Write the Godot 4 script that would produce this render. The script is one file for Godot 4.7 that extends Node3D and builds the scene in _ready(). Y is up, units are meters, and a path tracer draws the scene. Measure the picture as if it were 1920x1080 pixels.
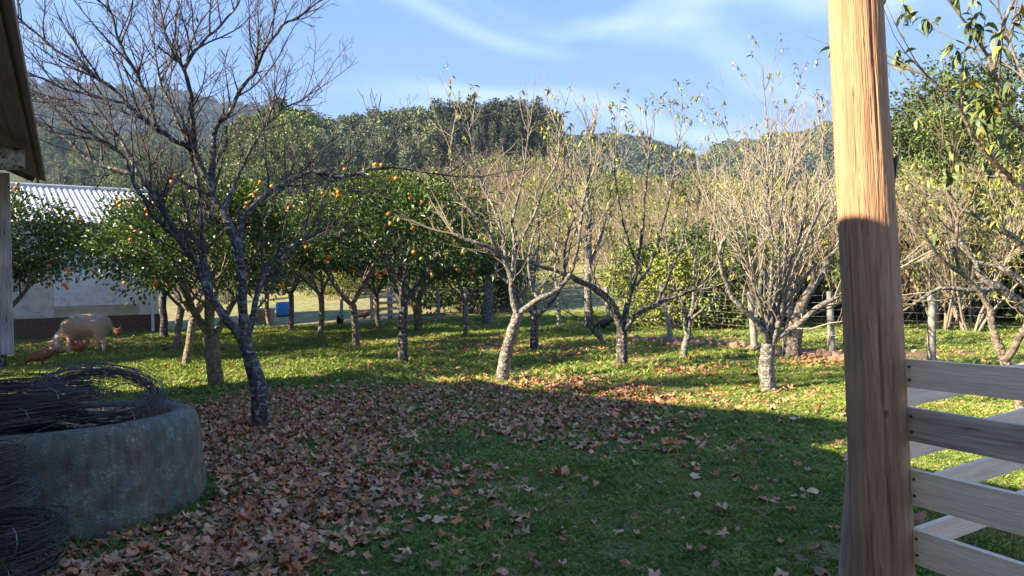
extends Node3D
# An orchard at the edge of a farmyard: bare and leafy fruit trees on a lawn, wooded hills behind.

const F := 1423.0
var cam: Camera3D
var taken := {}
var M := {}
var rng := RandomNumberGenerator.new()
var nz := FastNoiseLite.new()

# ---------------------------------------------------------------- mesh buffer
class MB:
	var v := PackedVector3Array()
	var n := PackedVector3Array()
	var c := PackedColorArray()
	var uv := PackedVector2Array()
	var i := PackedInt32Array()
	func tube(p: PackedVector3Array, r: PackedFloat32Array, sides: int, cap := false) -> void:
		var m := p.size()
		var b0 := v.size()
		var run := 0.0
		var ref := Vector3(0.31, 0.17, 0.93)
		for k in m:
			var t: Vector3
			if k == 0:
				t = p[1] - p[0]
			elif k == m - 1:
				t = p[k] - p[k - 1]
			else:
				t = p[k + 1] - p[k - 1]
			t = t.normalized()
			if absf(t.dot(ref)) > 0.97:
				ref = Vector3(0.9, -0.3, 0.1)
			var x := ref.cross(t).normalized()
			var y := t.cross(x)
			ref = y.cross(t) * 0.0 + ref
			if k > 0:
				run += p[k].distance_to(p[k - 1])
			for s in sides:
				var a := TAU * s / sides
				var o := x * cos(a) + y * sin(a)
				v.append(p[k] + o * r[k])
				n.append(o)
				uv.append(Vector2(float(s) / sides, run))
		for k in m - 1:
			for s in sides:
				var s2 := (s + 1) % sides
				var a := b0 + k * sides + s
				var b := b0 + k * sides + s2
				i.append_array([a, a + sides, b, b, a + sides, b + sides])
		if cap:
			for e in [0, m - 1]:
				var ce := v.size()
				var dn: Vector3 = (p[0] - p[1]).normalized() if e == 0 else (p[m - 1] - p[m - 2]).normalized()
				v.append(p[e]); n.append(dn); uv.append(Vector2(0.5, 0.0))
				for s in sides:
					v.append(v[b0 + e * sides + s]); n.append(dn); uv.append(Vector2(0.5 + 0.4 * cos(TAU * s / sides), 0.4 * sin(TAU * s / sides)))
				for s in sides:
					var s2 := (s + 1) % sides
					if e == 0:
						i.append_array([ce, ce + 1 + s, ce + 1 + s2])
					else:
						i.append_array([ce, ce + 1 + s2, ce + 1 + s])
	func tri(a: Vector3, b: Vector3, d: Vector3, col: Color) -> void:
		var k := v.size()
		var nn := (d - a).cross(b - a).normalized()
		v.append(a); v.append(b); v.append(d)
		n.append(nn); n.append(nn); n.append(nn)
		c.append(col); c.append(col); c.append(col)
		i.append(k); i.append(k + 1); i.append(k + 2)
	# a leaf folded along its midrib: base, direction, up side, length, width
	func leaf(p: Vector3, d: Vector3, up: Vector3, l: float, w: float, droop: float, col: Color) -> void:
		var side := d.cross(up).normalized()
		var nn := side.cross(d)
		var mid := p + d * (l * 0.5) + nn * (l * 0.06)
		var tip := p + d * l - nn * (l * droop)
		var a := mid + side * (w * 0.5) + nn * (w * 0.22)
		var b := mid - side * (w * 0.5) + nn * (w * 0.22)
		tri(p, a, tip, col)
		tri(p, tip, b, col)
	# a long narrow leaf that arches over
	func lance(p: Vector3, d: Vector3, up: Vector3, l: float, w: float, bend: float, col: Color) -> void:
		var side := d.cross(up).normalized()
		var nn := side.cross(d)
		var q := p
		var dd := d
		var wid := [0.0, 0.42, 0.5, 0.3, 0.0]
		var la := p
		var ra := p
		for k in range(1, 5):
			q += dd * (l * 0.25)
			dd = (dd - nn * bend + Vector3.DOWN * bend * 0.4).normalized()
			nn = side.cross(dd)
			var lb: Vector3 = q + side * (w * wid[k]) + nn * (w * 0.14 * wid[k])
			var rb: Vector3 = q - side * (w * wid[k]) + nn * (w * 0.14 * wid[k])
			tri(la, lb, rb, col)
			if k > 1 and k < 5: tri(la, rb, ra, col)
			la = lb
			ra = rb
	func quad(a: Vector3, b: Vector3, cc: Vector3, d: Vector3) -> void:
		# corners clockwise seen from the front
		var k := v.size()
		var nn := (d - a).cross(b - a).normalized()
		var lu := a.distance_to(b)
		var lv := a.distance_to(d)
		v.append_array([a, b, cc, d])
		n.append_array([nn, nn, nn, nn])
		uv.append_array([Vector2(0, 0), Vector2(0, lu), Vector2(lv, lu), Vector2(lv, 0)])
		i.append_array([k, k + 1, k + 2, k, k + 2, k + 3])
	# a box with bevelled long edges: half sizes, frame
	func box(o: Vector3, ax: Vector3, ay: Vector3, az: Vector3) -> void:
		quad(o - ax - ay + az, o - ax + ay + az, o + ax + ay + az, o + ax - ay + az)
		quad(o + ax - ay - az, o + ax + ay - az, o - ax + ay - az, o - ax - ay - az)
		quad(o + ax - ay + az, o + ax + ay + az, o + ax + ay - az, o + ax - ay - az)
		quad(o - ax - ay - az, o - ax + ay - az, o - ax + ay + az, o - ax - ay + az)
		quad(o - ax + ay + az, o - ax + ay - az, o + ax + ay - az, o + ax + ay + az)
		quad(o - ax - ay - az, o - ax - ay + az, o + ax - ay + az, o + ax - ay - az)
	func mesh() -> ArrayMesh:
		var arr := []
		arr.resize(Mesh.ARRAY_MAX)
		arr[Mesh.ARRAY_VERTEX] = v
		arr[Mesh.ARRAY_NORMAL] = n
		if c.size() == v.size():
			arr[Mesh.ARRAY_COLOR] = c
		if uv.size() == v.size():
			arr[Mesh.ARRAY_TEX_UV] = uv
		arr[Mesh.ARRAY_INDEX] = i
		var m := ArrayMesh.new()
		m.add_surface_from_arrays(Mesh.PRIMITIVE_TRIANGLES, arr)
		return m

# ---------------------------------------------------------------- nodes
func numbered(called: String) -> String:
	var base := called
	if base.length() > 4 and base[base.length() - 4] == "_" and base.right(3).is_valid_int():
		base = base.left(base.length() - 4)
	if not taken.has(base):
		taken[base] = 0
		return base
	taken[base] += 1
	return "%s_%03d" % [base, taken[base]]

func tag(o: Node, label: String, category: String, group := "", kind := "") -> void:
	if label != "": o.set_meta("label", label)
	if category != "": o.set_meta("category", category)
	if group != "": o.set_meta("group", group)
	if kind != "": o.set_meta("kind", kind)

func thing(called: String, at_: Vector3, label: String, category: String, group := "") -> Node3D:
	var o := Node3D.new()
	o.name = numbered(called)
	add_child(o)
	o.position = at_
	tag(o, label, category, group)
	return o

func part(called: String, m: Mesh, mat: Material, parent: Node3D, stuff := false) -> MeshInstance3D:
	var o := MeshInstance3D.new()
	o.name = called
	o.mesh = m
	if mat: o.material_override = mat
	parent.add_child(o, true)
	if stuff: o.set_meta("kind", "stuff")
	return o

func single(called: String, m: Mesh, mat: Material, label: String, category: String, group := "", kind := "") -> MeshInstance3D:
	var o := MeshInstance3D.new()
	o.name = numbered(called)
	o.mesh = m
	if mat: o.material_override = mat
	add_child(o)
	tag(o, label, category, group, kind)
	return o

func copy_of(src: Node3D, at_: Vector3, turn: float, sc: float, label: String, group := "") -> Node3D:
	var o: Node3D = src.duplicate()
	o.name = numbered(String(src.name))
	add_child(o)
	o.position = at_
	o.rotation = Vector3(0, turn, 0)
	o.scale = Vector3.ONE * sc
	o.set_meta("label", label)
	if group != "": o.set_meta("group", group)
	elif o.has_meta("group"): o.remove_meta("group")
	return o

# ---------------------------------------------------------------- pixels to places
func ray(px: float, py: float) -> Vector3:
	return cam.transform.basis * Vector3((px - 960.0) / F, -(py - 540.0) / F, -1.0)

func at(px: float, py: float, depth: float) -> Vector3:
	return cam.position + ray(px, py) * depth

func gp(px: float, py: float) -> Vector3:
	var r := ray(px, py)
	var t0 := 1.5
	var t := t0
	while t < 70.0:
		var p := cam.position + r * t
		if p.y < height(p.x, p.z):
			break
		t0 = t
		t += 0.25
	for k in 12:
		var tm := (t0 + t) * 0.5
		var p := cam.position + r * tm
		if p.y < height(p.x, p.z): t = tm
		else: t0 = tm
	return cam.position + r * t

func pix(p: Vector3) -> Vector2:
	var q := cam.transform.basis.inverse() * (p - cam.position)
	if q.z > -0.1: return Vector2(-9999, -9999)
	return Vector2(960.0 - F * q.x / q.z, 540.0 + F * q.y / q.z)

func yh(px: float) -> float:
	return 560.0 + 0.035 * (960.0 - px)

# ---------------------------------------------------------------- terrain
const KX := [-400.0, 100.0, 300.0, 500.0, 650.0, 800.0, 950.0, 1100.0, 1200.0, 1310.0, 1450.0, 1575.0, 1700.0, 2300.0]
const KD := [22.0, 32.0, 45.0, 65.0, 90.0, 130.0, 160.0, 220.0, 300.0, 380.0, 520.0, 700.0, 1000.0, 1300.0, 1700.0]
const KH := [
	[0.88, 0.88, 0.88, 0.88, 0.88, 0.88, 0.88, 0.88, 0.88, 0.88, 0.88, 0.88, 0.88, 0.88],
	[1.2, 1.2, 1.2, 1.3, 1.4, 1.5, 1.7, 1.9, 1.9, 1.9, 1.8, 1.8, 1.8, 1.8],
	[1.8, 1.8, 1.8, 1.9, 2.2, 2.6, 3.2, 3.7, 3.8, 3.6, 3.4, 3.4, 3.4, 3.4],
	[3.0, 3.0, 3.0, 3.5, 4.5, 6.0, 7.0, 7.2, 7.2, 7.0, 6.5, 6.5, 6.5, 6.5],
	[4.0, 4.0, 4.0, 6.0, 9.0, 12.0, 12.5, 12.0, 11.5, 11.0, 10.0, 10.0, 10.0, 10.0],
	[6.0, 6.0, 8.0, 18.0, 21.0, 23.0, 24.0, 21.0, 19.0, 18.0, 17.0, 17.0, 17.0, 17.0],
	[10.0, 10.0, 12.0, 22.0, 24.0, 25.0, 25.0, 21.0, 20.0, 20.0, 20.0, 20.0, 20.0, 20.0],
	[33.0, 33.0, 32.0, 29.0, 27.0, 27.0, 26.0, 24.0, 24.0, 24.0, 24.0, 24.0, 24.0, 24.0],
	[62.0, 62.0, 58.0, 44.0, 34.0, 31.0, 30.0, 28.0, 28.0, 28.0, 28.0, 28.0, 28.0, 28.0],
	[82.0, 82.0, 76.0, 54.0, 38.0, 35.0, 32.0, 34.0, 36.0, 36.0, 38.0, 40.0, 40.0, 40.0],
	[96.0, 96.0, 90.0, 66.0, 60.0, 62.0, 65.0, 78.0, 78.0, 70.0, 75.0, 80.0, 80.0, 80.0],
	[135.0, 135.0, 130.0, 110.0, 105.0, 110.0, 125.0, 143.0, 140.0, 121.0, 133.0, 141.0, 138.0, 135.0],
	[270.0, 270.0, 260.0, 235.0, 210.0, 180.0, 150.0, 150.0, 140.0, 130.0, 140.0, 140.0, 140.0, 140.0],
	[392.0, 394.0, 374.0, 336.0, 310.0, 290.0, 260.0, 235.0, 215.0, 200.0, 200.0, 200.0, 200.0, 200.0],
	[330.0, 330.0, 320.0, 280.0, 260.0, 240.0, 220.0, 200.0, 190.0, 190.0, 190.0, 190.0, 190.0, 190.0]]

func height(x: float, z: float) -> float:
	var d := -z
	if d <= 0.0:
		return 0.025 * nz.get_noise_2d(x * 30.0, z * 30.0)
	if d <= 22.0:
		return 0.04 * d + 0.025 * nz.get_noise_2d(x * 30.0, z * 30.0)
	var col := 960.0 + F * x / d
	var a := 0
	while a < KX.size() - 2 and KX[a + 1] < col: a += 1
	var fx: float = clampf((col - KX[a]) / (KX[a + 1] - KX[a]), 0.0, 1.0)
	fx = fx * fx * (3.0 - 2.0 * fx)
	var b := 0
	while b < KD.size() - 2 and KD[b + 1] < d: b += 1
	var fd: float = clampf((d - KD[b]) / (KD[b + 1] - KD[b]), 0.0, 1.0)
	var h0: float = lerpf(KH[b][a], KH[b][a + 1], fx)
	var h1: float = lerpf(KH[b + 1][a], KH[b + 1][a + 1], fx)
	var fade := clampf((d - 22.0) / 60.0, 0.0, 1.0)
	return lerpf(h0, h1, fd) + fade * 0.012 * minf(d, 900.0) * nz.get_noise_2d(x * 1.6 + 500.0, z * 1.6)

func ground(x: float, z: float) -> Vector3:
	return Vector3(x, height(x, z), z)

# ---------------------------------------------------------------- textures
func noise_image(size: int, freq: float, sd: int, oct := 4, kind := FastNoiseLite.TYPE_SIMPLEX_SMOOTH) -> Image:
	var f := FastNoiseLite.new()
	f.noise_type = kind
	f.seed = sd
	f.frequency = freq
	f.fractal_octaves = oct
	return f.get_seamless_image(size, size)

func lum(im: Image) -> PackedByteArray:
	im.convert(Image.FORMAT_L8)
	return im.get_data()

# several seamless noises, each with a ramp of colours (linear), blended
func ramp_texture(size: int, layers: Array) -> ImageTexture:
	var out := PackedByteArray()
	out.resize(size * size * 3)
	var data := []
	for l in layers:
		data.append(lum(noise_image(size, l.freq, l.seed, l.get("oct", 4), l.get("kind", FastNoiseLite.TYPE_SIMPLEX_SMOOTH))))
	var luts := []
	for l in layers:
		var lut := []
		for k in 256:
			var t: float = clampf((k / 255.0 - l.lo) / (l.hi - l.lo), 0.0, 1.0)
			lut.append((l.a as Color).lerp(l.b, t))
		luts.append(lut)
	for k in size * size:
		var col: Color = luts[0][data[0][k]]
		for q in range(1, layers.size()):
			var o: Color = luts[q][data[q][k]]
			col = col.lerp(Color(o.r, o.g, o.b), o.a)
		col = col.linear_to_srgb()
		out[k * 3] = int(clampf(col.r, 0, 1) * 255.0)
		out[k * 3 + 1] = int(clampf(col.g, 0, 1) * 255.0)
		out[k * 3 + 2] = int(clampf(col.b, 0, 1) * 255.0)
	var im := Image.create_from_data(size, size, false, Image.FORMAT_RGB8, out)
	return ImageTexture.create_from_image(im)

func bump_texture(size: int, freq: float, sd: int, strength: float, kind := FastNoiseLite.TYPE_SIMPLEX_SMOOTH) -> ImageTexture:
	var im := noise_image(size, freq, sd, 5, kind)
	im.convert(Image.FORMAT_RGBA8)
	im.bump_map_to_normal_map(strength)
	return ImageTexture.create_from_image(im)

func mat(col: Color, rough: float, metal := 0.0) -> StandardMaterial3D:
	var m := StandardMaterial3D.new()
	m.albedo_color = col.linear_to_srgb()
	m.roughness = rough
	m.metallic = metal
	return m

func tri_mat(tex: Texture2D, per_m: float, rough: float, world := false, bump: Texture2D = null, bs := 1.0) -> StandardMaterial3D:
	var m := StandardMaterial3D.new()
	m.albedo_texture = tex
	m.roughness = rough
	m.uv1_triplanar = true
	m.uv1_world_triplanar = world
	m.uv1_scale = Vector3.ONE * per_m
	if bump:
		m.normal_enabled = true
		m.normal_texture = bump
		m.normal_scale = bs
	return m

func leaf_mat(rough: float, back: Color) -> StandardMaterial3D:
	var m := StandardMaterial3D.new()
	m.vertex_color_use_as_albedo = true
	m.roughness = rough
	m.cull_mode = BaseMaterial3D.CULL_DISABLED
	if back.v > 0.0:
		m.backlight_enabled = true
		m.backlight = back
	return m

# wood with grain along v: stretched noise, knots and cracks; linear colours
func grain_texture(w: int, h: int, sd: int, pale: Color, dark: Color, crack: Color, crackness: float, across := 26.0, along := 2.4, chips := 0.0) -> Array:
	var f := FastNoiseLite.new()
	f.seed = sd
	f.frequency = 1.0
	f.fractal_octaves = 3
	var g := FastNoiseLite.new()
	g.seed = sd + 9
	g.frequency = 1.0
	g.fractal_octaves = 2
	var im := Image.create(w, h, false, Image.FORMAT_RGB8)
	var hm := Image.create(w, h, false, Image.FORMAT_RGBA8)
	for y in h:
		var fy := float(y) / h
		for x in w:
			var a := TAU * x / w
			var cx := cos(a)
			var cy := sin(a)
			var fine := f.get_noise_3d(cx * across * 0.16, cy * across * 0.16, fy * along)
			var fiber := g.get_noise_3d(cx * across * 0.9, cy * across * 0.9, fy * along * 3.0)
			var blot := g.get_noise_3d(cx * 0.9 + 7.0, cy * 0.9, fy * 2.2)
			var t := clampf(0.45 + fine * 0.55 + blot * 0.45, 0.0, 1.0)
			var col := pale.lerp(dark, t)
			col = col * (1.0 + fiber * 0.22)
			var ck := clampf((fiber * 0.6 + fine * 0.55 - 0.38) * 4.0, 0.0, 1.0) * crackness
			if chips > 0.0:
				# torn fibres and flakes left by the drawknife
				var fl := g.get_noise_3d(cx * 7.0, cy * 7.0, fy * 22.0)
				ck = maxf(ck, clampf((fl * 0.6 + fiber * 0.7 - 0.42) * 5.0, 0.0, 1.0) * 0.7 * chips)
				col = col * (1.0 + 0.28 * f.get_noise_3d(cx * 2.2, cy * 2.2, fy * 9.0) + 0.18 * fl)
			if chips > 0.0:
				for kn in [[0.36, 0.79, 0.6], [0.27, 0.3, 0.7], [0.8, 0.4, 1.0]]:
					var kx: float = wrapf(float(x) / w - kn[0], -0.5, 0.5) * 0.63 / (0.016 * kn[2])
					var ky: float = (fy - kn[1]) * 3.5 / (0.024 * kn[2])
					var kr := sqrt(kx * kx + ky * ky)
					if kr < 2.6:
						ck = maxf(ck, clampf(1.15 - kr, 0.0, 1.0) * 0.8)
			col = col.lerp(crack, ck)
			im.set_pixel(x, y, Color(col.r, col.g, col.b).linear_to_srgb())
			var hv := clampf(0.5 + fiber * 0.3 + fine * 0.15 - ck * 0.5, 0.0, 1.0)
			hm.set_pixel(x, y, Color(hv, hv, hv))
	hm.bump_map_to_normal_map(3.0)
	return [ImageTexture.create_from_image(im), ImageTexture.create_from_image(hm)]

func grain_mat(t: Array, rough: float, bs: float) -> StandardMaterial3D:
	var m := StandardMaterial3D.new()
	m.albedo_texture = t[0]
	m.normal_enabled = true
	m.normal_texture = t[1]
	m.normal_scale = bs
	m.roughness = rough
	return m

# ---------------------------------------------------------------- branching
func curve_pts(pts: PackedVector3Array, per: int) -> PackedVector3Array:
	var out := PackedVector3Array()
	var m := pts.size()
	for k in m - 1:
		var p0 := pts[maxi(k - 1, 0)]
		var p3 := pts[mini(k + 2, m - 1)]
		for s in per:
			out.append(pts[k].cubic_interpolate(pts[k + 1], p0, p3, float(s) / per))
	out.append(pts[m - 1])
	return out

func radii(m: int, a: float, b: float, r: RandomNumberGenerator, knob := 0.12) -> PackedFloat32Array:
	var out := PackedFloat32Array()
	for k in m:
		out.append(lerpf(a, b, float(k) / (m - 1)) * (1.0 + r.randf_range(-knob, knob)))
	return out

func rnd_dir(r: RandomNumberGenerator) -> Vector3:
	var y := r.randf_range(-1.0, 1.0)
	var a := r.randf() * TAU
	var s := sqrt(1.0 - y * y)
	return Vector3(cos(a) * s, y, sin(a) * s)

# side branches off a limb; o: up, spread, wander, levels with [count, length, leaf chance]
func shoots(wood: MB, leaves: MB, limb: PackedVector3Array, lr: PackedFloat32Array, level: int, o: Dictionary, r: RandomNumberGenerator) -> void:
	var L: Dictionary = o.levels[level]
	var m := limb.size()
	var total := 0.0
	for k in m - 1: total += limb[k].distance_to(limb[k + 1])
	var count := int(L.per_m * total + r.randf())
	for q in count:
		var t: float = lerpf(L.get("from", 0.15), 1.0, r.randf())
		var fk := t * (m - 1)
		var k := mini(int(fk), m - 2)
		var p := limb[k].lerp(limb[k + 1], fk - k)
		var tan := (limb[k + 1] - limb[k]).normalized()
		var side := rnd_dir(r)
		side = (side - tan * side.dot(tan)).normalized()
		var d: Vector3 = (side * o.spread + tan * L.get("along", 0.6) + Vector3.UP * L.get("up", o.up)).normalized()
		var ln: float = r.randf_range(L.len[0], L.len[1]) * (1.0 - 0.35 * t)
		var pr := lerpf(lr[k], lr[k + 1], fk - k)
		var r0: float = minf(pr * 0.7, L.r * r.randf_range(0.7, 1.2))
		var segs: int = L.segs
		var pts := PackedVector3Array([p])
		var pp := p
		for s in segs:
			d = (d + rnd_dir(r) * float(o.wander) + Vector3.UP * float(L.get("lift", 0.08))).normalized()
			pp += d * (ln / segs)
			pts.append(pp)
		var rr := radii(segs + 1, r0, maxf(r0 * 0.3, o.tip), r, 0.1)
		wood.tube(pts, rr, L.sides)
		if level + 1 < o.levels.size():
			shoots(wood, leaves, pts, rr, level + 1, o, r)
		if leaves and r.randf() < L.get("leaf", 0.0):
			tuft(leaves, pp, d, o, r)

func tuft(leaves: MB, p: Vector3, d: Vector3, o: Dictionary, r: RandomNumberGenerator) -> void:
	var cols: Array = o.leaf_cols
	for q in r.randi_range(o.leaf_n[0], o.leaf_n[1]):
		var ld := (d * 0.5 + rnd_dir(r) * 0.9 + Vector3.DOWN * float(o.get("droop", 0.4))).normalized()
		var base: Vector3 = p - d * r.randf() * 0.12
		var l: float = o.leaf_l * r.randf_range(0.65, 1.15)
		var col: Color = cols[r.randi() % cols.size()]
		col = col * r.randf_range(0.75, 1.25)
		leaves.lance(base, ld, (Vector3.UP + rnd_dir(r) * 0.6).normalized(), l, l * float(o.get("leaf_w", 0.26)), r.randf_range(0.15, 0.55), col)

# ================================================================ the scene
func _ready() -> void:
	rng.seed = 11
	nz.seed = 5
	nz.frequency = 0.01
	nz.fractal_octaves = 3
	setup_view()
	make_materials()
	build_ground()
	build_shed()
	build_shade_house()
	build_barn()
	build_forest()
	build_scrub()
	build_citrus()
	build_fruit_trees()
	build_corral()
	build_wire_fence()
	build_tank()
	build_yard_things()
	build_animals()
	build_grass()
	build_litter()

const SUN := Vector3(0.94, -0.53, -0.34)

func setup_view() -> void:
	cam = Camera3D.new()
	cam.name = "camera"
	add_child(cam)
	cam.position = Vector3(0, 1.6, 0)
	cam.rotation = Vector3(atan(20.0 / F), 0, -0.035)
	cam.fov = rad_to_deg(2.0 * atan(540.0 / F))
	cam.near = 0.05
	cam.far = 4000.0
	cam.current = true
	var we := WorldEnvironment.new()
	we.name = "world_environment"
	var env := Environment.new()
	env.background_mode = Environment.BG_SKY
	var sky := Sky.new()
	var sm := ProceduralSkyMaterial.new()
	sm.sky_top_color = Color(0.192, 0.315, 0.49)
	sm.sky_horizon_color = Color(0.385, 0.435, 0.5)
	sm.sky_curve = 0.16
	sm.ground_bottom_color = Color(0.22, 0.24, 0.16)
	sm.ground_horizon_color = Color(0.5, 0.56, 0.5)
	sm.sun_angle_max = 20.0
	sm.sky_cover = cloud_cover()
	sm.sky_cover_modulate = Color(1, 1, 1)
	sky.sky_material = sm
	env.sky = sky
	env.background_energy_multiplier = 1.0
	env.tonemap_mode = Environment.TONE_MAPPER_LINEAR
	env.tonemap_exposure = 5.6
	env.fog_enabled = true
	env.fog_density = 0.00017
	env.fog_light_color = Color(0.62, 0.72, 0.88)
	env.sdfgi_enabled = true
	env.ssao_enabled = true
	env.ssil_enabled = true
	we.environment = env
	add_child(we)
	var sun := DirectionalLight3D.new()
	sun.name = "sun"
	sun.light_energy = 1.18
	sun.light_color = Color(1.0, 0.93, 0.80)
	sun.light_angular_distance = 0.5
	sun.shadow_enabled = true
	add_child(sun)
	sun.look_at_from_position(-SUN * 50.0, Vector3.ZERO, Vector3.UP)

# thin streaks of high cloud, drawn out along one direction across the whole sky
func cloud_cover() -> ImageTexture:
	var w := 1024
	var h := 512
	var f := FastNoiseLite.new()
	f.seed = 21
	f.frequency = 1.0
	f.fractal_octaves = 5
	f.fractal_gain = 0.55
	var g := FastNoiseLite.new()
	g.seed = 4
	g.frequency = 1.0
	g.fractal_octaves = 2
	var im := Image.create(w, h, false, Image.FORMAT_RGBA8)
	# banks of cloud that the photograph shows, as pixel, size and strength
	var banks := [[720, 95, 150, 34, 0.7], [1180, 195, 190, 46, 1.0], [1390, 165, 170, 40, 0.7], [690, 205, 150, 26, 0.8], [190, 50, 120, 60, 1.0], [1330, 40, 190, 26, 0.4], [960, 30, 200, 40, 0.25], [1080, 190, 70, 40, 0.6], [880, 130, 220, 40, 0.3], [1250, 250, 260, 40, 0.35], [1720, 150, 200, 60, 0.3]]
	for y in h:
		var el := PI * 0.5 - PI * (y + 0.5) / h
		if el < -0.02:
			continue
		for x in w:
			var az := TAU * ((x + 0.5) / w - 0.5)
			var dir := Vector3(sin(az) * cos(el), sin(el), -cos(az) * cos(el))
			var t := 1.0 / (0.12 + dir.y)
			var p := Vector2(dir.x * t, -dir.z * t)
			# a frame turned so that the streaks rise to the right
			var a := p.x * 0.85 + p.y * 0.5
			var b := -p.x * 0.5 + p.y * 0.85
			var warp := g.get_noise_2d(a * 0.5, b * 0.5) * 0.6
			var s := f.get_noise_3d(a * 0.55 + warp, b * 1.7 + warp, 2.0) * 0.5 + 0.5
			var puff := f.get_noise_3d(a * 2.0, b * 3.0, 9.0) * 0.5 + 0.5
			var v := clampf((s - 0.48) * 2.6, 0.0, 1.0) * 0.2
			var q := pix(cam.position + dir * 100.0) if dir.z < -0.15 else Vector2(-9999, 0)
			if q.x > -300.0:
				for k in banks:
					var dx: float = (q.x - k[0]) / k[2]
					var dy: float = (q.y - k[1] + dx * k[2] * 0.14) / k[3]
					var e := exp(-(dx * dx + dy * dy) * 1.1) * float(k[4])
					v += e * clampf(0.1 + (s - 0.42) * 1.6 + (puff - 0.45) * 1.1, 0.0, 0.75)
			v = clampf(v, 0.0, 0.8)
			im.set_pixel(x, y, Color(1.0, 0.98, 0.955, v * 0.5))
	return ImageTexture.create_from_image(im)

# ---------------------------------------------------------------- materials
func make_materials() -> void:
	var bark_n := bump_texture(256, 0.03, 8, 6.0)
	# grey bark with pale lichen
	M.bark_lichen = tri_mat(ramp_texture(256, [
		{freq = 0.02, seed = 3, lo = 0.3, hi = 0.7, a = Color(0.07, 0.06, 0.052), b = Color(0.16, 0.145, 0.125)},
		{freq = 0.028, seed = 14, lo = 0.5, hi = 0.62, a = Color(0.42, 0.41, 0.38, 0.0), b = Color(0.32, 0.305, 0.265, 0.92)},
		{freq = 0.06, seed = 24, lo = 0.56, hi = 0.66, a = Color(0.03, 0.028, 0.026, 0.0), b = Color(0.03, 0.028, 0.026, 0.9)}]), 1.7, 0.95, false, bark_n, 1.2)
	# dark bark with a few lichen spots
	M.bark_dark = tri_mat(ramp_texture(256, [
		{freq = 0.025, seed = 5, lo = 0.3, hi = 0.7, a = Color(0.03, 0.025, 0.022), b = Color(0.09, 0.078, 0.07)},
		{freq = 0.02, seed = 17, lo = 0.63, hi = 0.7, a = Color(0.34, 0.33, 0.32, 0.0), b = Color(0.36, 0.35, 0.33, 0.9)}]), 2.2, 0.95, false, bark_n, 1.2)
	M.bark_brown = tri_mat(ramp_texture(256, [
		{freq = 0.025, seed = 6, lo = 0.3, hi = 0.7, a = Color(0.06, 0.042, 0.03), b = Color(0.2, 0.15, 0.11)},
		{freq = 0.04, seed = 27, lo = 0.6, hi = 0.7, a = Color(0.3, 0.28, 0.24, 0.0), b = Color(0.34, 0.32, 0.28, 0.8)}]), 2.4, 0.95, false, bark_n, 1.2)
	M.bark_moss = tri_mat(ramp_texture(256, [
		{freq = 0.025, seed = 7, lo = 0.3, hi = 0.7, a = Color(0.09, 0.07, 0.05), b = Color(0.26, 0.21, 0.15)},
		{freq = 0.02, seed = 31, lo = 0.5, hi = 0.6, a = Color(0.09, 0.1, 0.02, 0.0), b = Color(0.12, 0.14, 0.02, 0.9)}]), 2.0, 0.95, false, bark_n, 1.2)
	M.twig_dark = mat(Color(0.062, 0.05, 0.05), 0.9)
	M.twig_grey = mat(Color(0.21, 0.175, 0.125), 0.9)
	M.twig_pale = mat(Color(0.29, 0.245, 0.19), 0.9)
	M.twig_brown = mat(Color(0.18, 0.13, 0.09), 0.9)
	M.twig_pink = mat(Color(0.25, 0.175, 0.125), 0.9)
	M.leaf_gloss = leaf_mat(0.42, Color(0.5, 0.58, 0.14))
	M.leaf = leaf_mat(0.6, Color(0.35, 0.38, 0.12))
	M.leaf_far = leaf_mat(0.8, Color(0, 0, 0))
	M.dry_leaf = leaf_mat(0.8, Color(0.2, 0.12, 0.06))
	M.orange = tri_mat(ramp_texture(64, [{freq = 0.05, seed = 2, lo = 0.2, hi = 0.8, a = Color(0.6, 0.17, 0.008), b = Color(0.66, 0.22, 0.012)}]), 8.0, 0.45)
	M.unripe = tri_mat(ramp_texture(64, [{freq = 0.05, seed = 2, lo = 0.2, hi = 0.8, a = Color(0.35, 0.33, 0.06), b = Color(0.22, 0.26, 0.06)}]), 8.0, 0.45)
	M.grass = leaf_mat(0.75, Color(0.5, 0.55, 0.14))
	# lawn soil under the grass; vertex colours tell bare earth from turf
	var lawn := ramp_texture(512, [
		{freq = 0.012, seed = 41, lo = 0.25, hi = 0.75, a = Color(0.55, 0.6, 0.5), b = Color(1.0, 1.0, 1.0)},
		{freq = 0.08, seed = 42, lo = 0.35, hi = 0.7, a = Color(0.25, 0.25, 0.22, 0.75), b = Color(0.9, 0.95, 0.8, 0.2)}])
	M.lawn = tri_mat(lawn, 0.45, 0.95, true, bump_texture(512, 0.09, 43, 8.0), 1.0)
	M.lawn.vertex_color_use_as_albedo = true
	M.hill = tri_mat(lawn, 0.06, 1.0, true)
	M.hill.vertex_color_use_as_albedo = true
	M.wire = mat(Color(0.075, 0.075, 0.08), 0.5, 0.6)
	M.rust_wire = mat(Color(0.15, 0.115, 0.09), 0.7, 0.3)
	M.fence_wire = mat(Color(0.3, 0.3, 0.3), 0.5, 0.6)
	M.concrete_post = tri_mat(ramp_texture(128, [{freq = 0.03, seed = 51, lo = 0.3, hi = 0.7, a = Color(0.19, 0.17, 0.145), b = Color(0.34, 0.31, 0.265)}]), 2.0, 0.9)
	M.post_wood = grain_mat(grain_texture(384, 768, 61, Color(0.42, 0.235, 0.125), Color(0.3, 0.14, 0.075), Color(0.10, 0.045, 0.025), 0.9, 20.0, 5.0, 1.0), 0.8, 1.4)
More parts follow.
